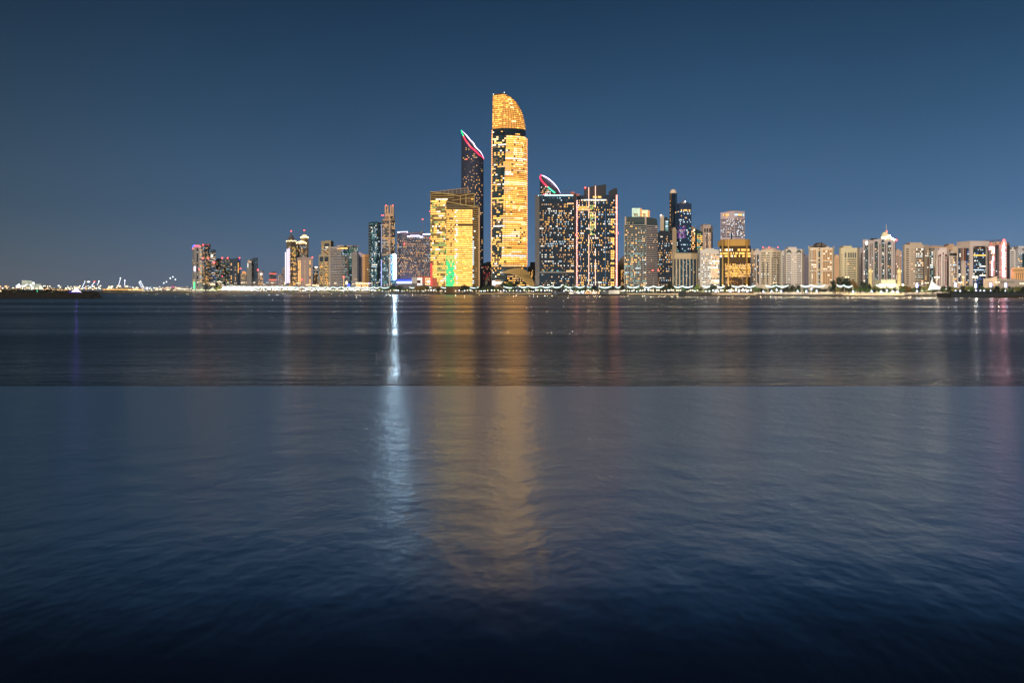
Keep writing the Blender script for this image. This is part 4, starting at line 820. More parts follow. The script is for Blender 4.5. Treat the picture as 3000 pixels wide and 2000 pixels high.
# white calligraphic emblem
for pts in (((2535, 711), (2538, 708.5), (2541, 711.5), (2542, 714)), ((2537, 708), (2539, 713), (2536.5, 716)), ((2540.5, 705.5), (2540, 712)), ((2535, 714.5), (2539, 716), (2542.5, 715))): line(b, 'emblem', pts, .33, emit('emblem_white', (.85, .92, 1), 3, False, 0), 2.3)
m = MB(); D = b.D+16; m.ball((X(2593, D), D, Z(700, b.D)), 13.5*b.D/F, 13.5*b.D/F, Z(677, b.D)-Z(700, b.D), 20, 8, 0, 0); m.build('dome', wall(0.85, 0.85, 0.59), b.root, True)
m = MB(); m.loft([[(X(x, D), D+d, Z(702, b.D)) for x, d in ((2582, -8), (2624, -8), (2622, 14), (2582, 14))], [(X(x, D), D+d, Z(697, b.D)) for x, d in ((2586, -6), (2612, -6), (2612, 12), (2586, 12))]]); m.build('drum', wall(0.85, 0.85, 0.59), b.root)
rod(b, 'spire', (2602.5, 690), (2602.5, 654.5), .45, wall(0.83, 0.71, 0.59), .15, -8)
LS = emit('dome_flood', (1, .88, .62), 14, True, 0)
for x, y in ((2585, 696), (2592, 697), (2600, 694), (2606, 690), (2610, 697), (2615, 700), (2619, 702)): m = MB(); q = (X(x, b.D), b.D-1, Z(y, b.D)); m.ball(q, 1.0, 1.0, 1.0, 7, 4); m.build('flood_lamp', LS, b.root)
beacon(b, 2598, 677, 1.4, 8); beacon(b, 2626, 703.5, 1.6, 0); m = MB(); D = b.D+14; m.box(X(2556, D), X(2570, D), D, D+8, Z(701, b.D), Z(696.5, b.D)); m.build('plant_room', VOID, b.root)
b = B('tan block half hidden behind the right minaret with pink lit windows', flat(2621, 2642), 734.5, wall(0.61, 0.45, 0.38), 220); win(b, 2622, 2634, 748, 834, 12, 4, 'Wo', lit=0.15, dark=',', wf=.6, hf=.4); win(b, 2636, 2640.5, 745, 834, 12, 2, 'Wp', lit=0.22, dark=',', wf=.6, hf=.4)
# mosque
def minaret(px, label):
    D = shore(px)+95; t = empty('minaret', (X(px, D), D, GZ), label, 'minaret')
    s = D/F; M_ = wall(0.85, 0.73, 0.40)
    def rg(y, r): return [(X(px, D)+r*s*math.cos(a*math.pi/4), D+r*s*math.sin(a*math.pi/4), Z(y, D)) for a in range(8)]
    m = MB(); m.loft([rg(846, 6.2), rg(834, 5.8), rg(804, 5.2)]); m.build('shaft', M_, t)
    m = MB(); m.loft([rg(804, 5.2), rg(800, 6.6), rg(793, 6.6), rg(792, 5)]); m.build('balcony', M_, t)
    m = MB(); m.loft([rg(792, 4.4), rg(789, 4.2), rg(786.5, 2.6), rg(784.5, .6), rg(781, .2)]); m.build('cap', M_, t)
    for k in (-4.5, 4.5): m = MB(); m.ball((X(px+k, D), D-5*s, Z(794, D)), .5, .5, .5, 7, 4); m.build('lamp', LEDY, t)
    return D
minaret(2550, 'golden lit minaret on the left of the mosque'); minaret(2634.5, 'golden lit minaret on the right of the mosque')
D = shore(2600)+90; t = empty('mosque', (X(2602, D), D, GZ), 'low white mosque hall blazing in floodlight with a crenellated roof', 'mosque')
m = MB(); m.box(X(2581, D), X(2624, D), D, D+25, GZ-.5, Z(820, D)); m.box(X(2574, D), X(2632, D), D-4, D+20, GZ-.5, Z(831, D)); m.build('hall', wall(0.85, 0.85, 0.65), t)
m = MB()
for k in range(11): x = 2582+k*4; m.box(X(x, D), X(x+2.2, D), D-.3, D+1.5, Z(820, D), Z(818, D))
m.build('crenels', wall(0.85, 0.85, 0.65), t)
m = MB()
for x in (2592, 2604, 2615): m.box(X(x, D), X(x+3, D), D-.6, D-.1, Z(833, D), Z(825, D))
m.build('windows', pm('j'), t)
for x in (2578, 2588, 2599, 2611, 2622, 2645): m = MB(); m.ball((X(x, D-12), D-12, Z(835, D)), 1.0, 1.0, 1.0, 7, 4); m.build('flood_lamp', emit('mosque_flood', (1, .80, .5), 20, True, 0), t)
b = B('beige block with deep dark balconies right of the mosque', [(2645, 8), (2650, 2), (2707, 0), (2722, 6)], 717, wall(0.54, 0.45, 0.38), 120)
win(b, 2646, 2663, 727, 834, 16, 2, 'wd', lit=0.09, dark=',.', wf=.85, hf=.45); win(b, 2669, 2681, 727, 834, 15, 2, 'Wwy', lit=0.14, dark=',', wf=.35, hf=.35); win(b, 2681.5, 2705, 727, 834, 16, 8, 'cwWt', lit=0.22, dark=',.', wf=.98, hf=.48)
panel(b, 'dark_edge', 2705.5, 2708, 726, 836, VOID, .4); win(b, 2710, 2721, 732, 834, 15, 2, 'Wwy', lit=0.19, dark=',', wf=.5, hf=.35)
b = B('glass fronted slim block with lit windows beside the beige balcony block', flat(2723, 2740), 733, wall(.20, .20, .20), 150); win(b, 2725, 2733, 736, 836, 16, 2, 'cWt', lit=0.31, dark=';', wf=.85, hf=.55); panel(b, 'pale_wall', 2735, 2739, 734, 838, wall(0.59, 0.53, 0.47), .5)
b = B('tan block with a blank upper storey rising behind the pink striped block', [(2722, 0), (2735, 0), (2768, 0), (2770, 0), (2788, 0)], [722, 719, 721, 720, 721], wall(0.52, 0.35, 0.26), 300)
b = B('white block with dark red vertical stripes and arched stripe heads', [(2742, 6), (2748, 0), (2774, 0), (2780, 5)], 732, wall(0.73, 0.64, 0.66), 110)
DR = pbr('dark_red_stripe', (.10, .01, .03), .4)
for x in (2749, 2753.5, 2769, 2773.5): panel(b, 'red_stripe', x, x+1.8, 748, 836, DR, .5); win(b, x-.3, x+2.1, 750, 836, 16, 1, 'rod', lit=0.22, dark='_', wf=.7, hf=.3, out=.8)
for x in (2762, 2765): panel(b, 'stripe', x, x+.8, 750, 836, VOID, .5)
arch(b, 2751.5, 2757, 744.5, 750, DR, .6); arch(b, 2768.5, 2774, 744.5, 750, DR, .6); arch(b, 2762, 2765, 739, 746, DR, .6)
b = B('tan gabled block behind with small arched window and white corner light', flat(2772, 2803), 720, wall(0.59, 0.40, 0.28), 280); arch(b, 2781, 2785, 731, 740, VOID)
panel(b, 'pale_top', 2790, 2803, 722, 740, wall(0.73, 0.57, 0.42), .5)
b = B('beige block with a dark roof storey left of the great portal building', flat(2780, 2804), 741.5, wall(0.59, 0.52, 0.50), 130); win(b, 2784, 2802, 752, 834, 12, 5, 'wWcy', lit=0.28, dark=',', wf=.65, hf=.42); panel(b, 'roof_storey', 2782, 2803, 742, 749, VOID, .5)
b = B('massive portal building with a huge arched glass opening facing the water', [(2803, 12), (2842, 0), (2898.5, 8)], [708, 705.5, 705.5], wall(0.47, 0.39, 0.37), 120, name='office_building', depth=40)
panel(b, 'front_frame', 2842, 2851, 706, 838, wall(0.66, 0.59, 0.59), 1); panel(b, 'front_frame', 2888, 2898.5, 706, 838, wall(0.66, 0.59, 0.59), 1); panel(b, 'front_frame', 2851, 2888, 706, 721, wall(0.66, 0.59, 0.59), 1)
arch_pts = [(2851, 838), (2888, 838), (2888, 727), (2883, 723.5), (2876, 721.5), (2869, 721), (2862, 721.5), (2856, 723.5), (2851, 727)]
m = MB(); m.poly([P(b, x, y, .5) for x, y in arch_pts]); m.build('arched_glass', pbr('portal_glass', (.008, .03, .055), .12), b.root)
win(b, 2852, 2887.5, 729, 836, 20, 14, 'cbWc', lit=0.14, dark=':;', wf=.9, hf=.6, out=.8, clump=.9, cells=lambda r, c: 'G' if r == 3 else ('W' if r in (9, 14) and c > 6 else ('c' if r == 11 and c < 12 else None)))
win(b, 2852, 2887.5, 725, 728.5, 1, 14, 'gy', lit=0.31, dark='_', wf=.8, hf=.9, out=.8)
for x0, x1 in ((2808, 2814.5), (2831, 2838)): panel(b, 'glass_strip', x0, x1, 727, 836, GLASSB, .5); win(b, x0+.3, x1-.3, 729, 836, 18, 2, 'yWcb', lit=0.28, dark=':', wf=.9, hf=.6, out=.8)
for x0, x1 in ((2817, 2820), (2824, 2830)): panel(b, 'bronze_strip', x0, x1, 726, 764, pbr('bronze_cladding', (.16, .06, .04), .4), .5)
rod(b, 'mast', (2814, 708), (2814.5, 702), .3, METAL, .2, -5)
b = B('brown block with pink white light strips and a large red roof beacon', [(2898, 0), (2916, 0), (2950, 0), (2958.5, 8)], 711, wall(0.40, 0.29, 0.26), 130, name='apartment_tower')
win(b, 2899, 2912, 724, 834, 16, 3, 'ytWo', lit=0.34, dark=';,', wf=.8, hf=.6); panel(b, 'glass_stripe', 2916, 2926, 718, 836, VOID, .4); win(b, 2917, 2926, 730, 836, 14, 2, 'cD', lit=0.09, dark='.:', out=.7); win(b, 2927, 2936, 730, 836, 15, 2, 'Wo', lit=0.22, dark=',', wf=.4, hf=.35); win(b, 2942, 2948, 722, 836, 15, 1, 'W', lit=0.85, dark=',', wf=.8, hf=.3); panel(b, 'glass_edge', 2950, 2958, 718, 836, wall(.06, .06, .08), .4)
LP_ = emit('pinkwhite_led', (1, .40, .48), 9, True, 0)
for x0, x1, y0, y1 in ((2899, 2912, 724.5, 726), (2899, 2912, 730, 731.5), (2911, 2912.6, 724, 743), (2910, 2911.6, 751, 763), (2907, 2908.8, 763, 808), (2938.5, 2940, 718, 810), (2941.2, 2943.6, 707.5, 812)): panel(b, 'led_strip', x0, x1, y0, y1, LP_, 1.6)
win(b, 2900, 2955, 709, 715, 1, 20, 'owr', lit=0.37, dark=',', wf=.6, hf=.6, out=.5); beacon(b, 2941.5, 706, 2.6, -3); panel(b, 'crane_boom', 2880, 2910, 703.8, 705, wall(0.71, 0.53, 0.47), -4); panel(b, 'crane_boom', 2910, 2932, 703, 704.4, wall(0.71, 0.53, 0.47), -6)
b = B('white balcony block between the brown block and the easternmost tower', flat(2959, 2975), 731, wall(0.73, 0.71, 0.73), 190); win(b, 2960, 2971, 735, 790, 9, 1, 'D', lit=0, dark=',', wf=.95, hf=.3)
b = B('pale grey block with a blue glass band at the right edge of the skyline', [(2974, 4), (2982, 0), (3020, 0)], 728, wall(0.59, 0.59, 0.66), 210); win(b, 2983, 2995, 740, 790, 9, 4, 'ycW', lit=0.22, dark='D;', wf=.9, hf=.5); panel(b, 'glass_band', 2995, 3003, 742, 800, GLASST, .4); panel(b, 'roof_storey', 2976, 3000, 727, 734, wall(.18, .15, .16), .6)
b = B('low orange lit building with vertical slots at the right edge', [(2962, 4), (2970, 0), (3030, 0)], [788, 783, 783], wall(0.85, 0.52, 0.26), 130, name='office_building'); win(b, 2964, 2999, 788, 796, 2, 14, 'D', lit=0, dark='_', wf=.6, hf=.5); fins(b, 2978, 3002, 800, 836, 4, wall(.25, .12, .05), .2, .5, 'slots')
b = B('low beige flat roofed hall in front of the portal building', [(2881, 0), (2896, 0), (2897, 0), (2921, 0)], [817, 815, 809, 809], wall(0.57, 0.45, 0.35), 85, name='hall')
b = B('long low beige arcade hall at the right behind the palms', [(2921, 3), (2972, 0), (3030, 0)], [816, 817, 826], wall(0.40, 0.35, 0.32), 95, name='hall'); win(b, 2922, 2971, 822, 829, 1, 18, 'D', lit=0, dark=',', wf=.4, hf=.8)

# ------------------------------------------------------------------ trees
def leafmat(name, c): return pbr(name, c, .8, scale=.8, var=.5)
LEAF = [leafmat('foliage_dark', (.018, .035, .024)), leafmat('foliage_lit', (.07, .15, .045)), leafmat('foliage_lit_olive', (.18, .18, .05)), leafmat('foliage_lit_lime', (.16, .26, .04)), leafmat('foliage_russet', (.17, .10, .03))]  # green, olive and lime leaves carry lamp light in their brighter colour
BARK = pbr('bark', (.08, .06, .045), .9)
def crown_mesh(mat, seed, n=330):
    rnd = random.Random(seed); m = MB()
    lobes = [(rnd.uniform(-.28, .28), rnd.uniform(-.28, .28), rnd.uniform(.42, .80), rnd.uniform(.14, .26)) for _ in range(9)]+[(0, 0, .6, .3)]
    for i in range(n):
        cx, cy, cz, r = rnd.choice(lobes); v = Vector((rnd.gauss(0, 1), rnd.gauss(0, 1), rnd.gauss(0, .8))).normalized()*r*rnd.uniform(.55, 1.08)
        c = Vector((cx, cy, cz))+v
        if c.z < .22: continue
        u = Vector((rnd.gauss(0, 1), rnd.gauss(0, 1), rnd.gauss(0, 1))).normalized(); w_ = u.orthogonal().normalized(); s = rnd.uniform(.025, .06)
        m.quad(c-u*s-w_*s*.7, c+u*s-w_*s*.5, c+u*s*.8+w_*s, c-u*s*.6+w_*s*.8)
    me_o = m.build('crown', mat)
    return me_o
def trunk_obj():
    m = MB(); m.tube([(0, 0, 0), (.015, 0, .25), (.0, .01, .5)], .028, 6, 0, .014)
    for a in (0, 2.1, 4.2): m.tube([(0, 0, .28), (.12*math.cos(a), .12*math.sin(a), .48), (.2*math.cos(a), .2*math.sin(a), .62)], .014, 5, 0, .005)
    return m.build('trunk', BARK)
PROTO = {}
def tree(px, top, wpx, kind=0, dd=55, label=None, grp='trees along the waterfront promenade'):
    D = shore(px)+dd; h = Z(top, D)-GZ; wd = wpx/F*D
    key = (kind, random.randint(0, 3))
    if key not in PROTO:
        r = bpy.data.objects.new('tree', None); COL.objects.link(r)
        for o in (crown_mesh(LEAF[kind], kind*10+key[1]), trunk_obj()): o.parent = r
        PROTO[key] = r; t = r
    else: t = dup(PROTO[key], (0, 0, 0))
    t.location = (X(px, D), D, GZ); t.rotation_euler = (0, 0, random.uniform(0, 6.28)); t.scale = (wd*1.1, wd*1.1, h)
    for k in ('label', 'group'):
        if k in t: del t[k]
    t['label'] = label or ['dark green tree in the row along the waterfront promenade', 'green lamp lit tree in the row along the waterfront promenade', 'olive brown lamp lit tree in the waterfront park', 'bright lime green lamp lit tree on the waterfront', 'orange brown tree on the waterfront'][kind]
    t['category'] = 'tree'; t['group'] = grp
    return t
special = [(1152, 832, 24, 0), (1170, 835, 22, 0), (1120, 836, 14, 0), (1224, 834, 22, 4), (1240, 833, 28, 4), (1255, 838, 16, 0), (1330, 826, 16, 0), (1345, 834, 26, 0), (1365, 832, 28, 0), (1386, 836, 20, 0),
 (1425, 832, 22, 0), (1440, 834, 24, 0), (1458, 837, 18, 0), (1474, 823, 26, 0), (1491, 818, 30, 1), (1507, 822, 24, 0), (1660, 830, 30, 1), (1682, 833, 26, 1), (1702, 834, 22, 1), (1738, 836, 28, 0), (1820, 838, 24, 0), (1850, 841, 20, 1),
 (1960, 827, 30, 0), (1976, 834, 20, 0), (1950, 836, 20, 0), (2055, 838, 14, 2), (2090, 830, 22, 0), (2080, 838, 18, 0), (2134, 833, 20, 0), (2215, 838, 20, 1), (2232, 842, 18, 0), (2262, 832, 24, 0), (2282, 830, 24, 0), (2302, 829, 22, 0), (2322, 832, 20, 0),
 (2340, 832, 20, 0), (2336, 842, 18, 2), (2316, 843, 18, 2), (2400, 842, 18, 0), (2432, 836, 22, 0), (2530, 822, 22, 0), (2546, 828, 20, 0), (2520, 834, 24, 1), (2538, 836, 22, 1), (2565, 838, 24, 2), (2590, 842, 20, 2), (2650, 835, 30, 2), (2664, 836, 24, 4), (2676, 840, 18, 1), (2700, 836, 22, 2), (2718, 833, 26, 2), (2690, 832, 20, 0), (2763, 836, 20, 0), (2786, 834, 24, 0), (2795, 841, 20, 2), (2815, 840, 22, 4), (2834, 833, 26, 2), (2848, 836, 20, 1), (2822, 834, 18, 0),
 (2885, 838, 24, 1), (2905, 836, 24, 0), (2922, 832, 20, 0), (2940, 840, 22, 1), (2962, 836, 20, 0), (2978, 838, 22, 2), (2994, 834, 22, 0), (2870, 832, 18, 0), (3010, 836, 22, 1)]
for a in special: tree(*a)
tree(2470, 806.5, 46, 0, 60, 'largest dark green tree on the waterfront, rounded and rising above the light garlands'); tree(2449, 817, 34, 0, 58, 'dark tree leaning against the left side of the largest tree'); tree(2486, 817, 30, 0, 57, 'dark tree tucked under the right side of the largest tree')
tree(2504, 818, 24, 4, 56, 'orange lit tree right of the largest tree'); tree(2042, 833, 15, 3, 50, 'small lime green lit tree left of the white and orange apartment block'); tree(640, 838, 22, 3, 60, 'rounded yellow green lit tree right of the two tents'); tree(1982, 838, 12, 3, 50, 'tiny lime lit tree right of the dark tree by the beige columns')
for x in range(660, 1110, 9): tree(x+random.uniform(-3, 3), random.uniform(845.5, 848), random.uniform(9, 14), random.choice((0, 1, 1, 4 if x < 760 else 0)), 45)
for x in range(1112, 2620, 11): tree(x+random.uniform(-4, 4), random.uniform(841, 845), random.uniform(13, 19), random.choice((0, 0, 1, 1, 2 if x > 2100 else 0)), random.uniform(38, 62))
for x in range(300, 560, 14): tree(x+random.uniform(-4, 4), random.uniform(848.5, 851.5), random.uniform(12, 22), 0, 40, None, 'low dark trees on the far left shore')
for x in range(2640, 3040, 13): tree(x+random.uniform(-4, 4), random.uniform(842, 846), random.uniform(15, 20), random.choice((1, 2, 0)), random.uniform(45, 65))
# palms
def palm(px, top, D, gz=GZ, label='small palm tree silhouetted behind the breakwater', grp='palms on the dark shore'):
    h = Z(top, D)-gz; t = empty('palm_tree', (X(px, D), D, gz), label, 'palm tree', grp)
    m = MB(); m.tube([(X(px, D), D, gz), (X(px, D)+.3, D, gz+h*.82)], .25, 6, 0, .16); m.build('trunk', BARK, t)
    m = MB()
    for k in range(12):
        a = k*.53; L_ = h*.32; c = Vector((X(px, D)+.3, D, gz+h*.82)); pts = [c+Vector((math.cos(a)*L_*s, math.sin(a)*L_*s, L_*(.75*s-1.1*s*s))) for s in (0, .35, .7, 1)]
        u = Vector((-math.sin(a), math.cos(a), 0))*h*.04
        for p, q in zip(pts, pts[1:]): m.quad(p-u, q-u, q+u, p+u)
    m.build('fronds', LEAF[0], t)

# ------------------------------------------------------------------ promenade lights
LPW = .2
POLE = pbr('pole_metal', (.45, .40, .32), .5, .2)
def ptlight(name, parent, loc, power, col, r=.5):
    ld = bpy.data.lights.new(name, 'POINT'); ld.energy = power*LPW; ld.color = col; ld.shadow_soft_size = r
    o = bpy.data.objects.new(name, ld); COL.objects.link(o); o.parent = parent; o.location = loc; return o
GL = emit('globe_glow', (1, .80, .50), 3, False, 0); GLC = emit('globe_glow_cool', (.86, .95, 1), 3.5, False, 0)
def globe_proto(mat, r=.75, h=3.6):
    t = bpy.data.objects.new('promenade_lamp', None); COL.objects.link(t)
    m = MB(); m.tube([(0, 0, 0), (0, 0, h)], .09, 6, 0, .06); o = m.build('pole', POLE); o.parent = t
    m = MB(); m.ball((0, 0, h+r*.9), r, r, r, 8, 5); o = m.build('globe', mat); o.parent = t
    return tag(t, None, 'street lamp')
gp = [globe_proto(GL), globe_proto(GLC, .9)]
used = [False, False]
def globe(px, dd, k, s, light=0, label=None, grp=None, gz=GZ):
    D = shore(px)+dd
    if used[k]: t = dup(gp[k], (X(px, D), D, gz), 0, s)
    else: t = gp[k]; used[k] = True; t.location = (X(px, D), D, gz); t.scale = (s, s, s)
    t['label'] = label or ('warm globe lamp on a short pole along the waterfront promenade' if k == 0 else 'cool white globe lamp on a short pole along the waterfront promenade')
    t['group'] = grp or ('warm globe lamps along the promenade' if k == 0 else 'cool globe lamps along the promenade')
    if light: ptlight('lamp_light', t, (0, -1.2, 5.5), light, (1, .80, .52) if k == 0 else (.85, .95, 1))
x = 1102; i = 0
while x < 2205:
    if not (1618 < x < 1650 or 1762 < x < 1812 or 1995 < x < 2012): globe(x, random.uniform(18, 34), 0 if random.random() < .6 else 1, random.uniform(.75, 1.25), 9000 if i % 4 == 0 else 0)
    x += random.uniform(4.5, 12); i += 1
x = 652; i = 0
while x < 1100:
    globe(x, random.uniform(18, 34), 1 if random.random() < .6 else 0, random.uniform(1.0, 1.7), 9000 if i % 5 == 0 else 0); x += random.uniform(3, 6.5); i += 1
x = 378; i = 0
while x < 650:
    globe(x, random.uniform(20, 60), 0, random.uniform(.9, 1.6), 9000 if i % 6 == 0 else 0); x += random.uniform(3.5, 8); i += 1
x = 2215; i = 0
while x < 2790:   # small bollard lamps at the water's edge
    globe(x, 15, 0, .42, 2600 if i % 3 == 0 else 0, 'low warm bollard lamp close to the water east of the beach', 'bollard lamps at the water edge'); x += random.choice((4.5, 9, 5, 14)); i += 1
# tall street lamps
def tall(px, top, D, lit=True, lab=None, power=14000, r=.8, grp='tall street lamps behind the promenade'):
    t = empty('street_lamp', (X(px, D), D, GZ), lab or ('tall street lamp with a bright warm head behind the promenade' if lit else 'tall unlit lamp pole standing behind the promenade'), 'street lamp', grp)
    m = MB(); z = Z(top, D); m.tube([(X(px, D), D, GZ), (X(px, D), D, z)], .32, 6, 0, .2); m.tube([(X(px, D)-1.6, D, z), (X(px, D)+1.6, D, z)], .12, 5); m.build('pole', POLE, t)
    for s in (-1.5, 1.5):
        m = MB(); m.ball((X(px, D)+s, D, z-.2), r if lit else .35, .6, r*.7 if lit else .25, 8, 4); m.build('lamp_head', GL if lit else METAL, t)
    if lit and power: ptlight('lamp_light', t, (0, -2.5, z-GZ), power, (1, .82, .58))
for px, tp in ((1046, 827), (1057, 829), (982, 829), (871, 828), (834, 827), (798, 828), (745, 827), (709, 828), (581, 826), (638, 825), (643, 824), (648, 826), (668, 827), (690, 829), (2063, 825.5), (2100, 825), (2270, 828), (2482, 811.5), (1270, 829), (2715, 828), (2813, 827), (2923, 826), (2994, 830), (1756, 826), (1890, 829), (1620, 828), (1345, 829)):
    tall(px, tp, shore(px)+random.uniform(70, 82), True)
tall(2745, 812, shore(2745)+60, True, 'very tall lamp with an orange glare rising behind the white tensile tent', 30000, 1.4); tall(2857, 811, shore(2857)+70, True, 'very tall lamp with a blazing white head in front of the portal building', 30000, 1.6)
for x in range(600, 1110, 8):
    if random.random() < .8: tall(x+random.uniform(-3, 3), random.uniform(827, 834), shore(x)+random.uniform(60, 100), random.random() < .35, None, 0, .8)
for px, tp in ((1685, 815), (1502, 817), (1692, 820), (1753, 824), (1915, 815), (1979, 822), (2003, 814), (2176, 813), (2215, 822), (2274, 812), (2376, 814), (2596, 810), (2601, 838), (2688, 812), (1470, 828)): tall(px, tp, shore(px)+66, False, None, 0)
# light garlands
GB = emit('garland_light', (.80, 1, .95), 1.7, True, .15)
def garland(x0, x1, y, sag=5.5, r=.62, lab=None, D=None):
    xm = (x0+x1)/2; D = D or shore(xm)+48; t = empty('light_garland', (X(xm, D), D, GZ), lab or 'white glowing light garland hung between two poles over the promenade', 'light garland', 'light garlands over the promenade')
    m = MB(); n = 14; rings = []
    for i in range(n+1):
        u = i/n; yy = y+sag*(1-(2*u-1)**2)*.8; c = (X(x0+(x1-x0)*u, D), D, Z(yy, D)); rr = r*(1+.6*math.sin(u*math.pi))
        rings.append([(c[0], c[1]+1.4*math.cos(a), c[2]+rr*math.sin(a)) for a in (0, 1.05, 2.1, 3.14, 4.19, 5.24)])
    m.loft(rings); m.build('light_band', GB, t)
    for xx in (x0, x1):
        m = MB(); m.tube([(X(xx, D), D, GZ), (X(xx, D), D, Z(y-1, D))], .2, 5); m.build('pole', POLE, t)
for x0, x1, y in ((1475, 1516, 839), (1519.5, 1547, 838), (1547.8, 1585, 838), (1585.8, 1616, 838), (1616.8, 1645.5, 838), (1654, 1686, 838), (1686.8, 1713, 838), (1719.5, 1735, 838), (1754, 1791.5, 838.5), (1801.5, 1819, 838.5), (1837, 1872.5, 838.5),
                  (1884, 1913, 838.5), (1913.8, 1945, 837.5), (1975, 1997, 838), (1997.8, 2029.5, 837.5), (2057.5, 2084, 836.5), (2101, 2122.5, 838), (2143.5, 2176, 836.5), (2176.8, 2212.5, 836.5), (2242, 2274, 836), (2274.8, 2309.5, 836), (2346.5, 2375, 835.5), (2375.8, 2417.5, 835.5), (2451.5, 2473, 834.5), (2473.8, 2497, 836.5), (2566.5, 2597, 834.5), (2597.8, 2624, 835)):
    garland(x0, x1, y)
for x0, x1 in ((886, 906), (907, 930), (930.8, 955), (957, 975), (976.5, 999), (1001, 1021), (1021.8, 1046), (1046.8, 1070), (1070.8, 1094), (1094.8, 1112), (1114, 1140), (1200, 1218), (1258, 1290), (1290.8, 1322), (1326, 1344), (1377, 1403), (846, 866), (866.8, 884)):
    garland(x0, x1, 840.5, 4, .8 if x0 < 1112 else .55, 'thick white light garland in the crowded western run of garlands')
for x in range(652, 846, 16): garland(x, x+15.5, 840+random.uniform(-.6, .6), 3, 1.7, 'blazing thick light garland in the brightest stretch below the mauve low buildings')
for x in range(652, 740, 11): garland(x, x+10.5, 843.5, 3, 2.2, 'lower blazing light garland in the overexposed plaza', shore(700)+40)
# festive ornaments and lanterns
ORN = emit('ornament_light', (.78, .86, 1), 2.5, False, 0); ORNB = emit('ornament_blue', (.22, .28, 1), 2.5, True, 0)
def ornament(px, y, kind):
    D = shore(px)+(24 if kind == 0 else 40); z = Z(y, D); s = D/F; t = empty('festive_light', (X(px, D), D, GZ), 'small tree shaped festive light glowing blue white on the lawn' if kind == 0 else 'large blue white festive lantern on a tall pole at the eastern park', 'festive light', 'festive lights in the eastern park' if kind == 0 else 'large lanterns on poles')
    m = MB(); m.tube([(X(px, D), D, GZ), (X(px, D), D, z)], .12, 5); m.build('pole', POLE, t)
    m = MB()
    if kind == 0:
        rg = lambda zz, r: [(X(px, D)+r*math.cos(a*1.047), D+r*math.sin(a*1.047), zz) for a in range(6)]
        m.loft([rg(z-3*s, 1.2*s), rg(z-1.5*s, 2.5*s), rg(z+1*s, 1.5*s), rg(z+4.2*s, .2*s)])
    else: 
        rg = lambda zz, r: [(X(px, D)+r*math.cos(a*.785), D+r*math.sin(a*.785), zz) for a in range(8)]
        m.loft([rg(z-7*s, 1.6*s), rg(z-5*s, 2.9*s), rg(z+5*s, 2.9*s), rg(z+7*s, 1.6*s)])
    m.build('light_body', ORN, t)
    m = MB(); m.box(X(px, D)+3*s*(.8 if kind == 0 else 1), X(px, D)+4.2*s*(.8 if kind == 0 else 1), D-.3, D+.3, z-(2.5 if kind == 0 else 6)*s, z+(1.5 if kind == 0 else 6)*s); m.build('blue_side', ORNB, t)
    if kind or random.random() < .4: ptlight('lamp_light', t, (0, -2.5, z-GZ), 9000 if kind else 3500, (.75, .85, 1), 1)
for px, y in ((2097, 853), (2140, 852.5), (2164, 853), (2177, 848.5), (2189, 853), (2236, 854), (2260, 853), (2275, 849), (2288, 853), (2336.5, 853), (2362, 853), (2377, 846), (2392, 852), (2499, 854), (2553, 853), (2581.5, 854.5), (2597.5, 851), (2615.5, 854), (2629, 854), (2686, 853), (2799, 852), (2813, 852.5), (2859, 851), (2872, 852), (2883, 852), (2902, 852.5), (2945, 853)): ornament(px, y, 0)
for px, y in ((2686, 836), (2798.5, 834), (2858, 836.5), (2902, 834.5), (2945.7, 835)): ornament(px, y, 1)

# ------------------------------------------------------------------ tents, kiosks, walls
FAB = emit('tent_fabric', (1, 1, .90), 1.3, True, .25, .08); FABG = emit('tent_fabric_dim', (.90, 1, .62), .62, False, .4, .15)  # lamp light on the fabric is put in as emission
def tent(name, label, D, outline, apex, mat, depth=14):
    t = empty(name, (X(apex[0], D), D, GZ), label, 'tent'); m = MB(); A = Vector((X(apex[0], D), D+depth*.4, Z(apex[1], D))); k = 8
    ring = [Vector((X(x, D+d), D+d, Z(y, D))) for x, y, d in outline]; n = len(ring); grid = []
    for j in range(k+1):
        u = j/k; grid.append([A+(p-A)*u+Vector((0, 0, -abs(A.z-p.z)*.9*u*(1-u))) for p in ring])
    m.loft(grid, False); m.build('canopy', mat, t, True)
    for p in ring[::2]: m = MB(); m.tube([(p.x, p.y, GZ), (p.x, p.y, p.z)], .15, 5); m.build('post', POLE, t)
    m = MB(); m.tube([(A.x, A.y, GZ), (A.x, A.y, A.z+.3)], .25, 6); m.build('mast', POLE, t); return t
D = shore(2740)+45
tent('tensile_tent', 'huge white glowing tensile tent with one tall swept peak on the waterfront', D, [(2715, 851, 0), (2728, 848, -4), (2745, 847.5, -5), (2762, 848, -4), (2791, 854, 4), (2775, 846, 14), (2750, 842, 18), (2728, 845, 14)], (2734, 821), FAB, 16)
tent('tensile_tent', 'small low white canopy at the right foot of the huge tensile tent', D-10, [(2752, 854, 0), (2770, 851, -3), (2790, 853, 0), (2775, 851, 8)], (2771, 847.5), FAB, 6)
D = shore(590)+40
tent('tensile_tent', 'left of two pale green lit pointed tents near the western towers', D, [(569, 851, 0), (582, 850, -4), (592, 851, -4), (602, 853, 0), (590, 848, 12)], (591, 840), FABG); tent('tensile_tent', 'right of two pale green lit pointed tents near the western towers', D, [(607, 850, 0), (618, 851, -4), (629, 852, -4), (635, 852, 0), (620, 847, 12)], (622.5, 839.5), FABG)
D = shore(2700)+25; tent('tensile_tent', 'small green lit pavilion tent left of the huge white tent', D, [(2695, 853, 0), (2701, 854, -3), (2708, 853, 0), (2702, 852, 6)], (2702, 847), FABG, 4)
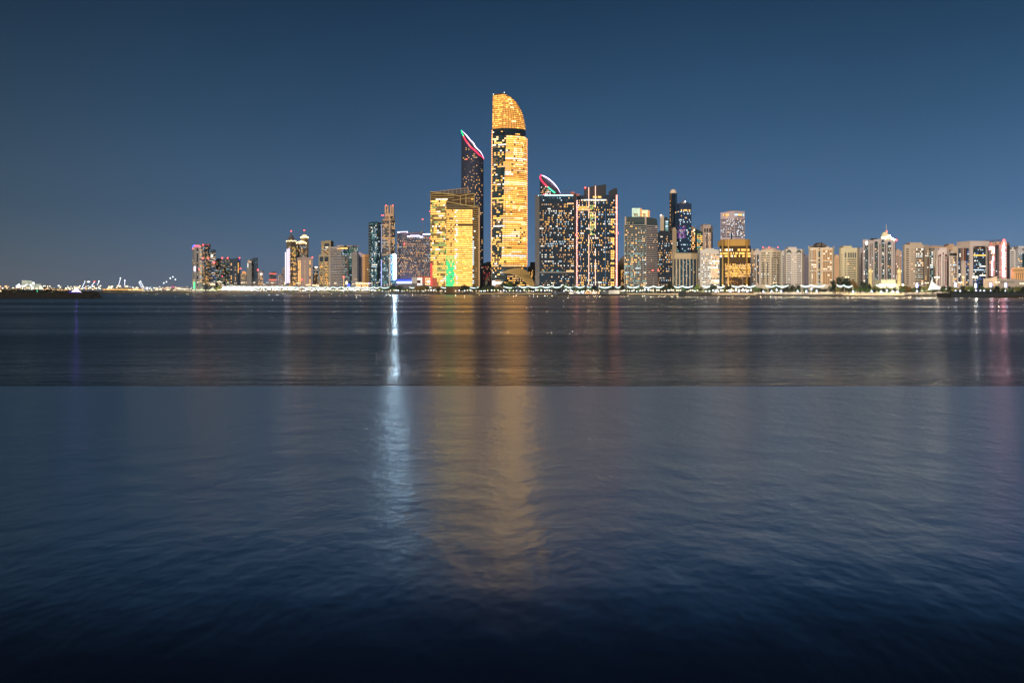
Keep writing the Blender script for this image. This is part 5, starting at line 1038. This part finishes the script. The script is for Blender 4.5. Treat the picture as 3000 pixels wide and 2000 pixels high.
D = shore(2840)+22; tent('tensile_tent', 'long low green lit canopy on the dark eastern pier', D, [(2826, 855, 0), (2838, 856, -4), (2858, 857, 0), (2842, 852, 8)], (2840, 849), FABG, 6)
def boxthing(name, label, cat, x0, x1, y0, y1, D, mat, depth=8, part='wall', extra=None):
    t = empty(name, (X((x0+x1)/2, D), D, Z(y1, D)), label, cat); m = MB(); m.box(X(x0, D), X(x1, D), D, D+depth, Z(y1, D), Z(y0, D)); m.build(part, mat, t)
    b = Bld(); b.D = D; b.pts = flat(x0, x1); b.root = t; b.mat = mat; return b
D = shore(1785)+8
b = boxthing('site_wall', 'plain pale grey wall and shed on the quay below the pink stringed tower', 'wall', 1783, 1815, 850, 862, D, wall(.50, .50, .50)); panel(b, 'wall_panel', 1783, 1814, 852, 861, wall(.55, .55, .56), .3)
b = boxthing('shed', 'dark shed with small lit signs left of the pale grey wall', 'shed', 1762, 1784, 850, 862, D, wall(.10, .12, .14)); win(b, 1764, 1783, 851, 854, 1, 6, 'oW', lit=.5, dark=',')
b = boxthing('restaurant', 'row of waterside restaurants glowing orange on the quay', 'restaurant', 1713, 1757, 853, 861.5, shore(1735)+8, wall(.45, .3, .22)); win(b, 1714, 1756, 854, 861, 2, 16, 'owWo', lit=.85, dark='_', wf=.75, hf=.7)
b = boxthing('restaurant', 'white lit waterside cafe left of the orange restaurants', 'restaurant', 1667, 1712, 854, 861.5, shore(1690)+8, wall(.35, .35, .36)); win(b, 1668, 1711, 855, 861, 2, 14, 'Wcw', lit=.75, dark=',', wf=.7, hf=.7)
b = boxthing('barge', 'dark work barge moored beside the lit beach', 'barge', 1617, 1653, 853.5, 865, shore(1635)+2, wall(.06, .07, .09), 10, 'hull'); panel(b, 'cabin', 1624, 1629, 851, 860, wall(.2, .22, .28), 1)
b = boxthing('sea_wall', 'long dark blank sea wall below the beige columned building', 'sea wall', 2010, 2086, 855.5, 867, shore(2048)+2, wall(.07, .065, .06), 10); panel(b, 'sign_board', 2046, 2054, 851.5, 855.5, wall(.5, .5, .45), -2); panel(b, 'sign_board', 2054.5, 2060.5, 851.5, 855.5, emit('yellow_board', (.8, .8, .1), .5), -2)
b = boxthing('sea_wall', 'dark landing stage left of the long blank sea wall', 'sea wall', 1990, 2012, 852, 866, shore(2000)+2, wall(.03, .04, .05), 8)
b = boxthing('retaining_wall', 'low tan retaining wall lit by festive lights', 'wall', 2086, 2200, 857.5, 861.5, shore(2140)+30, wall(.30, .22, .15), 4)
D = 1163
b = boxthing('pier', 'dark hedge topped pier wall running off the right edge', 'pier', 2787, 3080, 858, 872, D, wall(.02, .03, .04), 40)
rnd = random.Random(3); m = MB()
for i in range(900):
    x = rnd.uniform(2786, 3070); c = Vector((X(x, D), D+rnd.uniform(.5, 4), Z(rnd.uniform(853.5, 859.5), D))); u = Vector((rnd.gauss(0, 1), rnd.gauss(0, 1), rnd.gauss(0, 1))).normalized(); v = u.orthogonal().normalized(); s = rnd.uniform(.4, .9); m.quad(c-u*s-v*s, c+u*s-v*s, c+u*s+v*s, c-u*s+v*s)
t = m.build('hedge', LEAF[0]); tag(t, 'long dark clipped hedge on top of the eastern pier', 'hedge')
for px, D in ((2963, 1330), (2977, 1335), (2991, 1325), (2766, 1340)): palm(px, 838, D, GZ, 'palm tree with drooping fronds in the eastern park', 'palms in the eastern park')
t = empty('traffic_signal', (X(2983, 1280), 1280, GZ), 'lit gantry of traffic signals among the eastern trees', 'traffic signal'); m = MB(); D = 1280
m.tube([(X(2984, D), D, GZ), (X(2984, D), D, Z(838, D))], .2, 5); m.tube([(X(2962, D), D, Z(836, D)), (X(2988, D), D, Z(840, D))], .2, 5); m.build('gantry', POLE, t)
for x, y in ((2963, 836), (2967, 837), (2973, 836), (2977, 837), (2980, 838)): m = MB(); m.ball((X(x, D), D-.5, Z(y, D)), .45, .4, .6, 7, 4); m.build('signal_light', RED if x > 2970 else LEDY, t)
t = empty('street_gantry', (X(2888, 1285), 1285, GZ), 'yellow lit horizontal street gantry left of the oval lantern', 'gantry'); D = 1285; m = MB(); m.tube([(X(2887, D), D, GZ), (X(2887, D), D, Z(839, D)), (X(2925, D), D, Z(836, D))], .25, 5); m.build('arm', POLE, t)
m = MB(); m.ball((X(2908, D), D-.4, Z(838, D)), .6, .5, .6, 7, 4); m.build('lamp', LEDY, t)
t = empty('light_tower', (X(2844, 1500), 1500, GZ), 'slender golden lit minaret in front of the portal building', 'minaret'); D = shore(2823)+90; t.location = (X(2822, D), D, GZ)
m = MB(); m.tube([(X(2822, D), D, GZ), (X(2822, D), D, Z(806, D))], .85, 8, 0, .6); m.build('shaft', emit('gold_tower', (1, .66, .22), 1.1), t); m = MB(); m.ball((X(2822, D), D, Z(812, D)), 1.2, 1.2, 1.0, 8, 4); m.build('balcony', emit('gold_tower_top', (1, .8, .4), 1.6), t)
# water tower, ball sign near the banded block
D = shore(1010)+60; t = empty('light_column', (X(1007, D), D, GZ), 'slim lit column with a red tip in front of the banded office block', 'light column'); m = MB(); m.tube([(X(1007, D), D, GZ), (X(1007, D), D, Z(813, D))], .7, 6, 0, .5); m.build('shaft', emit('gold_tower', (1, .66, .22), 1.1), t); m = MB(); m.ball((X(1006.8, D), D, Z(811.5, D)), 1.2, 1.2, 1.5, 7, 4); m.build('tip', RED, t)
t = empty('light_sculpture', (X(1015.5, D), D, GZ), 'bulb shaped warm light sculpture on a pole beside the blue disc', 'light sculpture'); m = MB(); m.tube([(X(1015.5, D), D, GZ), (X(1015.5, D), D, Z(832, D))], .3, 6); m.build('pole', POLE, t); m = MB(); m.ball((X(1015.5, D), D, Z(828, D)), 2.0, 2.0, 3.4, 8, 5); m.build('bulb', LEDY, t)
t = empty('light_disc', (X(1021.5, D), D, GZ), 'round blue illuminated disc sign on a post', 'sign'); m = MB(); m.tube([(X(1021.5, D), D, GZ), (X(1021.5, D), D, Z(838, D))], .3, 6); m.build('post', POLE, t); m = MB(); m.ball((X(1021.5, D), D-.5, Z(834.5, D)), 2.4, .5, 2.9, 10, 5); m.build('disc', emit('disc_blue', (.03, .06, 1), 3.5, True, 0), t)

# ------------------------------------------------------------------ breakwater, yacht, buoys
rnd = random.Random(11); m = MB(); D0 = 1104
def rock(c, r):
    rings = []; k = 6
    for i, (zz, q) in enumerate(((-.8, .5), (-.2, 1), (.4, .85), (.85, .35))):
        rings.append([(c[0]+r*q*rnd.uniform(.7, 1.15)*math.cos(j*6.283/k), c[1]+r*q*rnd.uniform(.7, 1.15)*math.sin(j*6.283/k), c[2]+r*.8*zz*rnd.uniform(.8, 1.1)) for j in range(k)])
    m.loft(rings)
sec = [(0, -.6), (10, 4.6), (18, 4.6), (28, -.6)]; pts0 = [(X(-120, D0), D0), (X(268, D0), D0)]
m.loft([[(X(x, D0), D0+d, z) for d, z in sec] for x in (-160, 266)]+[[(X(289, D0), D0+8+d*.2, -.6) for d, z in sec]])
for i in range(1500):
    x = rnd.uniform(-60, 290); d = rnd.uniform(0, 13); lim = 266
    h = 4.9*min(1, d/10)
    if x > lim: h *= max(0, 1-(x-lim)/23); d = 4+d*.6
    rock((X(x, D0), D0+d, h-.25), rnd.uniform(.5, 1.15))
tag(m.build('breakwater', pbr('breakwater_rock', (.012, .011, .011), .9, scale=.3, var=.5)), 'dark rock breakwater reaching in from the left edge', 'breakwater')
m = MB(); q = [(X(-300, 1500), 1500), (X(160, 1500), 1500), (X(292, 1700), 1700), (X(292, 1780), 1780), (X(-300, 1780), 1780)]
m.loft([[(x, y, -.5) for x, y in q], [(x, y, 2.4) for x, y in q]]); tag(m.build('land', GRASS), kind='structure')
def fartree(px, top, wpx, D, gz, label, grp):
    t = tree(px, top, wpx, 0, D-shore(px), label, grp); t.location.z = gz; t.scale.z = Z(top, D)-gz
for x in range(-10, 290, 8): fartree(x+random.uniform(-3, 3), random.uniform(845.5, 850) if x < 160 else random.uniform(849.5, 852.5), random.uniform(14, 22), 1560 if x < 165 else 1730, 2.4, 'dark tree silhouetted behind the rock breakwater', 'dark trees behind the breakwater')
palm(12, 842.5, 1530, 2.4); palm(20, 843.5, 1530, 2.4); palm(131, 838, 1550, 2.4, 'tall thin palm rising above the trees behind the breakwater')
D = 1250; t = empty('yacht', (X(222, D), D, 0), 'brightly lit white motor yacht with violet blue underwater glow behind the breakwater', 'yacht'); HW = emit('yacht_white', (1, .93, .88), 1.5, True, .5, .6)
m = MB(); hull = lambda z, e: [(X(206+e, D), D, z), (X(210, D), D-2.2, z), (X(236, D), D-2.4, z), (X(239, D), D, z), (X(236, D), D+2.4, z), (X(210, D), D+2.2, z)]
m.loft([hull(0, 3), hull(4.0, 1)]); m.build('hull', wall(.7, .7, .75), t)
m = MB(); m.loft([hull(4.05, .8), hull(5.2, 0)]); m.build('gunwale', HW, t)
for x0, x1, y0, y1 in ((211, 235, 851.5, 855), (215, 231, 847.5, 850.5), (219, 227, 844.5, 846.8)):
    m = MB(); a = lambda y, i: [(X(x0+i, D), D-1.8, Z(y, D)), (X(x1-i, D), D-1.8, Z(y, D)), (X(x1-i, D), D+1.8, Z(y, D)), (X(x0+i, D), D+1.8, Z(y, D))]
    m.loft([a(y1, 0), a(y0, 2.2)]); m.build('deck_house', HW, t)
m = MB(); m.box(X(205, D), X(238, D), D-2.75, D-2.5, 4.75, 5.3); m.build('blue_light', emit('yacht_blue', (.10, .03, 1), 4, True, 0), t)
m = MB(); m.tube([(X(221, D), D, Z(843, D)), (X(221, D), D, Z(838.5, D))], .2, 5); m.build('mast', POLE, t)
ptlight('blue_glow', t, (2, -4, 7.5), 14000, (.18, .05, 1), .6)
m = MB(); m.tube([(X(110, 1112), 1112, 4.5), (X(110, 1112), 1112, 6.2)], .1, 5); t = empty('navigation_light', (X(110, 1112), 1112, 4.5), 'tiny green navigation light on the breakwater', 'light'); m.build('post', POLE, t); m = MB(); m.ball((X(110, 1112), 1111.5, 6.2), .35, .35, .35, 7, 4); m.build('lamp', LEDG, t)
t = empty('navigation_light', (X(2, 1512), 1512, 2.4), 'small orange light on the dark shore at the left edge', 'light'); m = MB(); m.tube([(X(3, 1512), 1512, 2.4), (X(3, 1512), 1512, 6.2)], .1, 5); m.build('post', POLE, t); m = MB(); m.ball((X(3, 1512), 1511.5, 6.2), .6, .6, .6, 7, 4); m.build('lamp', LEDY, t)
def buoy(px, y1, y0, label):
    D = H*F/(y1-HY); s = D/F; t = empty('buoy', (X(px, D), D, 0), label, 'buoy'); M_ = pbr('buoy_paint', (.12, .04, .03), .6)
    rg = lambda z, r: [(X(px, D)+r*s*math.cos(a*.785), D+r*s*math.sin(a*.785), z) for a in range(8)]
    m = MB(); m.loft([rg(-.3, 2), rg(.6, 2.1), rg(.9, 1.4)]); m.build('float', M_, t); m = MB(); m.loft([rg(.9, .8), rg((y1-y0)*s*.75, .5)]); m.build('tower', M_, t); m = MB(); m.ball((X(px, D), D, (y1-y0)*s*.85), .7*s, .7*s, .9*s, 7, 4); m.build('lantern', M_, t)
buoy(444, 872, 864, 'dark channel buoy on the water below the far left shore'); buoy(631, 870, 863.5, 'dark channel buoy in the red reflection of the western towers')
for px, y, lab in ((349, 868, 'low dark dinghy right of the breakwater tip'), (668, 868.5, 'low dark dinghy right of the second buoy')):
    D = H*F/(y-HY); t = empty('dinghy', (X(px, D), D, 0), lab, 'boat'); m = MB(); hl = lambda z, e: [(X(px-4+e, D), D, z), (X(px-2, D), D-.8, z), (X(px+3, D), D-.8, z), (X(px+3.5, D), D+.5, z), (X(px-2, D), D+.8, z)]
    m.loft([hl(-.2, 1), hl(.6, 0)]); m.build('hull', wall(.08, .07, .06), t); m = MB(); m.loft([[(X(px-.5, D), D-.4, .6), (X(px+1.5, D), D-.4, .6), (X(px+1.5, D), D+.4, .6), (X(px-.5, D), D+.4, .6)], [(X(px, D), D-.3, 1.2), (X(px+1.2, D), D-.3, 1.2), (X(px+1.2, D), D+.3, 1.2), (X(px, D), D+.3, 1.2)]]); m.build('motor', wall(.04, .04, .04), t)

# ------------------------------------------------------------------ port and construction site, far left
FM = emit('flood_mast_glow', (1, .78, .45), 3.5, False, 0); FMC = emit('flood_mast_cool', (.85, .92, 1), 3.5, False, 0); FMO = emit('flood_mast_orange', (1, .45, .18), 3, False, 0)
rnd = random.Random(5)
def fmast(px, y, r=2.2, mat=None, D=3450):
    t = empty('floodlight_mast', (X(px, D), D, GZ), 'floodlight mast glowing above the far port on the left horizon', 'floodlight', 'floodlights of the far port')
    m = MB(); m.tube([(X(px, D), D, GZ), (X(px, D), D, Z(y, D))], .35, 5); m.build('pole', METAL, t)
    m = MB(); m.ball((X(px, D), D-1, Z(y, D)), r*.95, 1, r*.7, 8, 5); m.build('lamp_head', mat or FM, t)
for px in (1, 15, 20, 25, 52, 57, 61, 68, 72, 118, 122, 127, 133, 141, 146, 172, 178, 199, 209, 217, 222, 228, 235, 253, 259, 264, 271, 276, 290, 294, 318, 322, 326, 330, 345, 349, 353, 367, 370, 374): fmast(px+rnd.uniform(-1, 1), 838.5+rnd.uniform(-1.5, 1.5), rnd.uniform(1.3, 2.6), FMO if px < 26 else (FMC if rnd.random() < .25 else FM))
for px in range(2, 560, 6): fmast(px+rnd.uniform(-2, 2), 845.5+rnd.uniform(-2.5, 2), rnd.uniform(1.3, 2.8), FMC if rnd.random() < .12 else (FMO if rnd.random() < .25 else FM), 3380)
for px in range(380, 640, 9): fmast(px+rnd.uniform(-3, 3), 841.5+rnd.uniform(-2, 2), rnd.uniform(.8, 1.6), FM if rnd.random() < .7 else FMC, 3360)
b = Bld(); b.D = 3500; b.mat = wall(.6, .6, .5); b.pts = flat(50, 115); b.root = empty('construction_site', (X(80, 3500), 3500, GZ), 'cluster of angular half built halls flooded with white light far on the left', 'building')
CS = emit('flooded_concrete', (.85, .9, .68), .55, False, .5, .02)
for pts, mat in ((((64, 821), (73, 822), (74, 846), (63, 846)), CS), (((75, 823), (80, 822), (83, 846), (76, 846)), CS), (((81, 826), (89, 825), (90, 848), (82, 848)), CS), (((104, 832), (108, 832), (112, 848), (102, 848)), CS)):
    m = MB(); m.loft([[(X(x, 3500), 3500, Z(y, 3500)) for x, y in pts], [(X(x, 3500), 3530, Z(y, 3500)) for x, y in pts]]); m.build('hall', mat, b.root)
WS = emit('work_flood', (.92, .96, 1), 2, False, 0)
for p0, p1, r in (((50, 840), (59, 832), 3.4), ((53, 842), (61, 838), 3.4), ((66, 838.5), (76, 838), 2.2), ((74, 838), (82, 832), 1.6), ((97, 829), (103, 831), 3), ((90, 833), (98, 845), 2.4)): rod(b, 'floodlit_cone', p0, p1, r, WS, r*.6, 4)
for i, (x0, y0, x1, y1, cool) in enumerate(((240, 843, 249, 825, 1), (268, 838, 277, 826, 1), (285, 835, 290, 825, 1), (347, 837, 353, 816, 1), (365, 836, 366, 822.5, 1), (415, 842, 408.5, 829, 1), (421, 841, 412, 825.5, 1))):
    D = 3420; t = empty('luffing_crane', (X(x0, D), D, GZ), 'slanting jib crane lit by %s' % ('a tall white line, nearest the tower crane', 'a short white line under a red beacon', 'a short white line with a thin tip', 'white dots and the highest tip of all', 'a nearly upright dotted white line', 'the shorter of two parallel white lines', 'the longer of two parallel white lines')[i], 'crane')
    m = MB(); m.tube([(X(x0, D), D, GZ), (X(x0, D), D, Z(y0, D))], .9, 5); m.build('mast', METAL, t)
    m = MB(); m.tube([(X(x0, D), D, Z(y0, D)), (X(x1, D), D, Z(y1, D))], .9, 6, 0, .8); m.build('lit_jib', emit('jib_led', (.80, .84, 1), 2, True, 0), t)
    m = MB(); m.tube([(X(x1, D), D, Z(y1, D)), (X(x1+(x1-x0)*.3, D), D, Z(y1+(y1-y0)*.15, D))], .5, 5); m.build('jib_tip', METAL, t)
    m = MB(); m.ball((X(x1, D), D-1, Z(y1-1.2, D)), 1.6, 1, 1.6, 7, 4); m.build('tip_light', RED if i == 1 else FMC, t)
D = 3400; t = empty('tower_crane', (X(254, D), D, GZ), 'tower crane with a long dark horizontal jib above the port lights', 'crane'); m = MB(); m.tube([(X(254, D), D, GZ), (X(254, D), D, Z(822, D))], 1.1, 5); m.build('mast', METAL, t)
m = MB(); m.tube([(X(220, D), D, Z(824, D)), (X(267, D), D, Z(824, D))], .9, 5); m.build('jib', METAL, t); m = MB(); m.ball((X(260, D), D-2, Z(825.5, D)), 4.5, 1.2, 1.6, 8, 4); m.build('cab_light', FMC, t)
for k, (x, y) in enumerate(((480, 829), (488, 825.5), (499, 815), (506.5, 811), (514, 819))):
    D = 3900; t = empty('luffing_crane', (X(x-14, D), D, GZ), 'thin distant crane with a single pale tip light, %s' % ('leftmost of five', 'second of five from the left', 'third of five from the left', 'the highest of five', 'rightmost of five')[k], 'crane'); m = MB(); m.tube([(X(x-12, D), D, Z(845, D)), (X(x, D), D, Z(y, D))], .35, 4); m.build('jib', METAL, t)
    m = MB(); m.tube([(X(x-12, D), D, GZ), (X(x-12, D), D, Z(845, D))], .7, 4); m.build('mast', METAL, t); m = MB(); m.ball((X(x, D), D-1, Z(y, D)), 1.9, 1, 1.9, 7, 4); m.build('tip_light', FMC, t)
for px in (130,): fmast(px, 827, 1.0, METAL, 3300)
for x0, x1, tp, col in ((500, 512, 838, 'm'), (2, 60, 848, 'o'), (125, 200, 846.5, 'w'), (300, 420, 846, 'y'), (520, 562, 844, 'W')):
    b = B('low building of the far port %s' % {500: 'with a pink lit roof', 2: 'glowing orange at the left edge', 125: 'behind the breakwater trees', 300: 'below the lit crane jibs', 520: 'lit white beside the westernmost tower'}[x0], flat(x0, x1), tp, wall(.16, .14, .11), 0, D=3320 if x0 < 450 else 2900, name='warehouse'); win(b, x0+1, x1-1, tp+.6, tp+3.6, 1, int((x1-x0)/3), col, lit=.8, dark=',', wf=.7, hf=.8)

# every repeated thing is told apart by what it stands below and its order there
ANCH = [(60, 'the orange glow at the left edge'), (120, 'the flooded construction halls'), (200, 'the breakwater trees'), (245, 'the white yacht'), (300, 'the breakwater tip'), (380, 'the upright lit cranes'), (430, 'the paired lit jibs'), (520, 'the five thin cranes'), (563, 'the empty stretch before the towers'),
 (600, 'the westernmost striped tower'), (640, 'the two pointed tents'), (705, 'the slanted roof hazy tower'), (756, 'the dark slab tower'), (835, 'the red banded building'), (868, 'the neon strip spire tower'), (916, 'the wide mauve block'), (965, 'the twin framed building'), (1050, 'the banded office block'), (1080, 'the orange apartment block'), (1118, 'the round blue glass tower'),
 (1160, 'the crowned stone tower'), (1262, 'the violet roofed hotel'), (1307, 'the rear yellow block'), (1405, 'the front yellow block'), (1440, 'the pale arched pavilion'), (1500, 'the tallest gold tower'), (1568, 'the golden shell roof'), (1688, 'the cyan roofed dark tower'), (1812, 'the pink stringed tower'), (1928, 'the pale balcony tower'), (1970, 'the orange windowed dark block'),
 (2044, 'the beige columned building'), (2108, 'the orange balconied white block'), (2200, 'the gold octagonal building'), (2230, 'the glass striped pale block'), (2290, 'the round decked cream block'), (2357, 'the twin gabled block'), (2445, 'the split pyramid block'), (2517, 'the pointed arch window block'), (2625, 'the domed arch building'), (2645, 'the right minaret'),
 (2723, 'the deep balconied beige block'), (2803, 'the red striped block'), (2900, 'the arched portal building'), (2960, 'the led striped brown block'), (9999, 'the low orange right edge building')]
SHORT = {'tree': None, 'palm tree': 'palm tree', 'street lamp': None, 'floodlight': 'port floodlight', 'light garland': 'light garland', 'festive light': None}
WORDS = ('first', 'second', 'third', 'fourth', 'fifth', 'sixth', 'seventh', 'eighth', 'ninth', 'tenth', 'eleventh', 'twelfth', 'thirteenth', 'fourteenth', 'fifteenth', 'sixteenth', 'seventeenth', 'eighteenth', 'nineteenth', 'twentieth', 'twenty first', 'twenty second', 'twenty third', 'twenty fourth', 'twenty fifth', 'twenty sixth', 'twenty seventh', 'twenty eighth', 'twenty ninth', 'thirtieth')
NOUN = {'dark green tree in': 'dark green tree', 'green lamp lit tree': 'lamp lit green tree', 'olive brown': 'olive brown lit tree', 'bright lime': 'lime green lit tree', 'orange brown tree': 'orange brown tree', 'dark tree silhouetted': 'silhouetted dark tree', 'warm globe': 'warm globe lamp', 'cool white globe': 'cool white globe lamp', 'low warm bollard': 'low bollard lamp',
 'tall street lamp with a bright warm': 'tall bright street lamp', 'tall unlit': 'tall unlit lamp pole', 'white glowing light garland': 'white light garland', 'thick white': 'thick light garland', 'blazing thick': 'blazing light garland', 'lower blazing': 'low blazing garland', 'small tree shaped': 'small festive light', 'large blue white': 'large festive lantern', 'floodlight mast': 'port floodlight mast', 'small palm': 'small silhouetted palm', 'palm tree with drooping': 'drooping palm tree'}
from collections import defaultdict
byl = defaultdict(list)
for o in COL.objects:
    if o.parent is None and o.get('label'): byl[o['label']].append(o)
for lab, obs in byl.items():
    if len(obs) < 2: continue
    noun = next((v for k, v in NOUN.items() if lab.startswith(k)), None)
    if not noun: continue
    grp = defaultdict(list)
    for o in obs:
        px = 1500+o.location.x/o.location.y*F; a = next(q[1] for q in ANCH if px < q[0]); grp[a].append((px, o))
    for a, L_ in grp.items():
        L_.sort(key=lambda t_: t_[0])
        for i, (px, o) in enumerate(L_):
            o['label'] = ('%s below %s' % (noun, a)) if len(L_) == 1 else ('%s %s from the left below %s' % (WORDS[min(i, 29)], noun, a))

if HAZE:
    m = MB(); m.box(-6000, 6000, -100, 5600, -4, 560); hz = bpy.data.materials.new('haze'); hz.use_nodes = True; n = hz.node_tree.nodes; n.remove(n['Principled BSDF'])
    v = n.new('ShaderNodeVolumePrincipled'); v.inputs['Density'].default_value = HAZE; v.inputs['Color'].default_value = (.94, .96, 1, 1); v.inputs['Anisotropy'].default_value = .5
    hz.node_tree.links.new(v.outputs[0], n['Material Output'].inputs['Volume']); tag(m.build('haze', hz), kind='stuff')
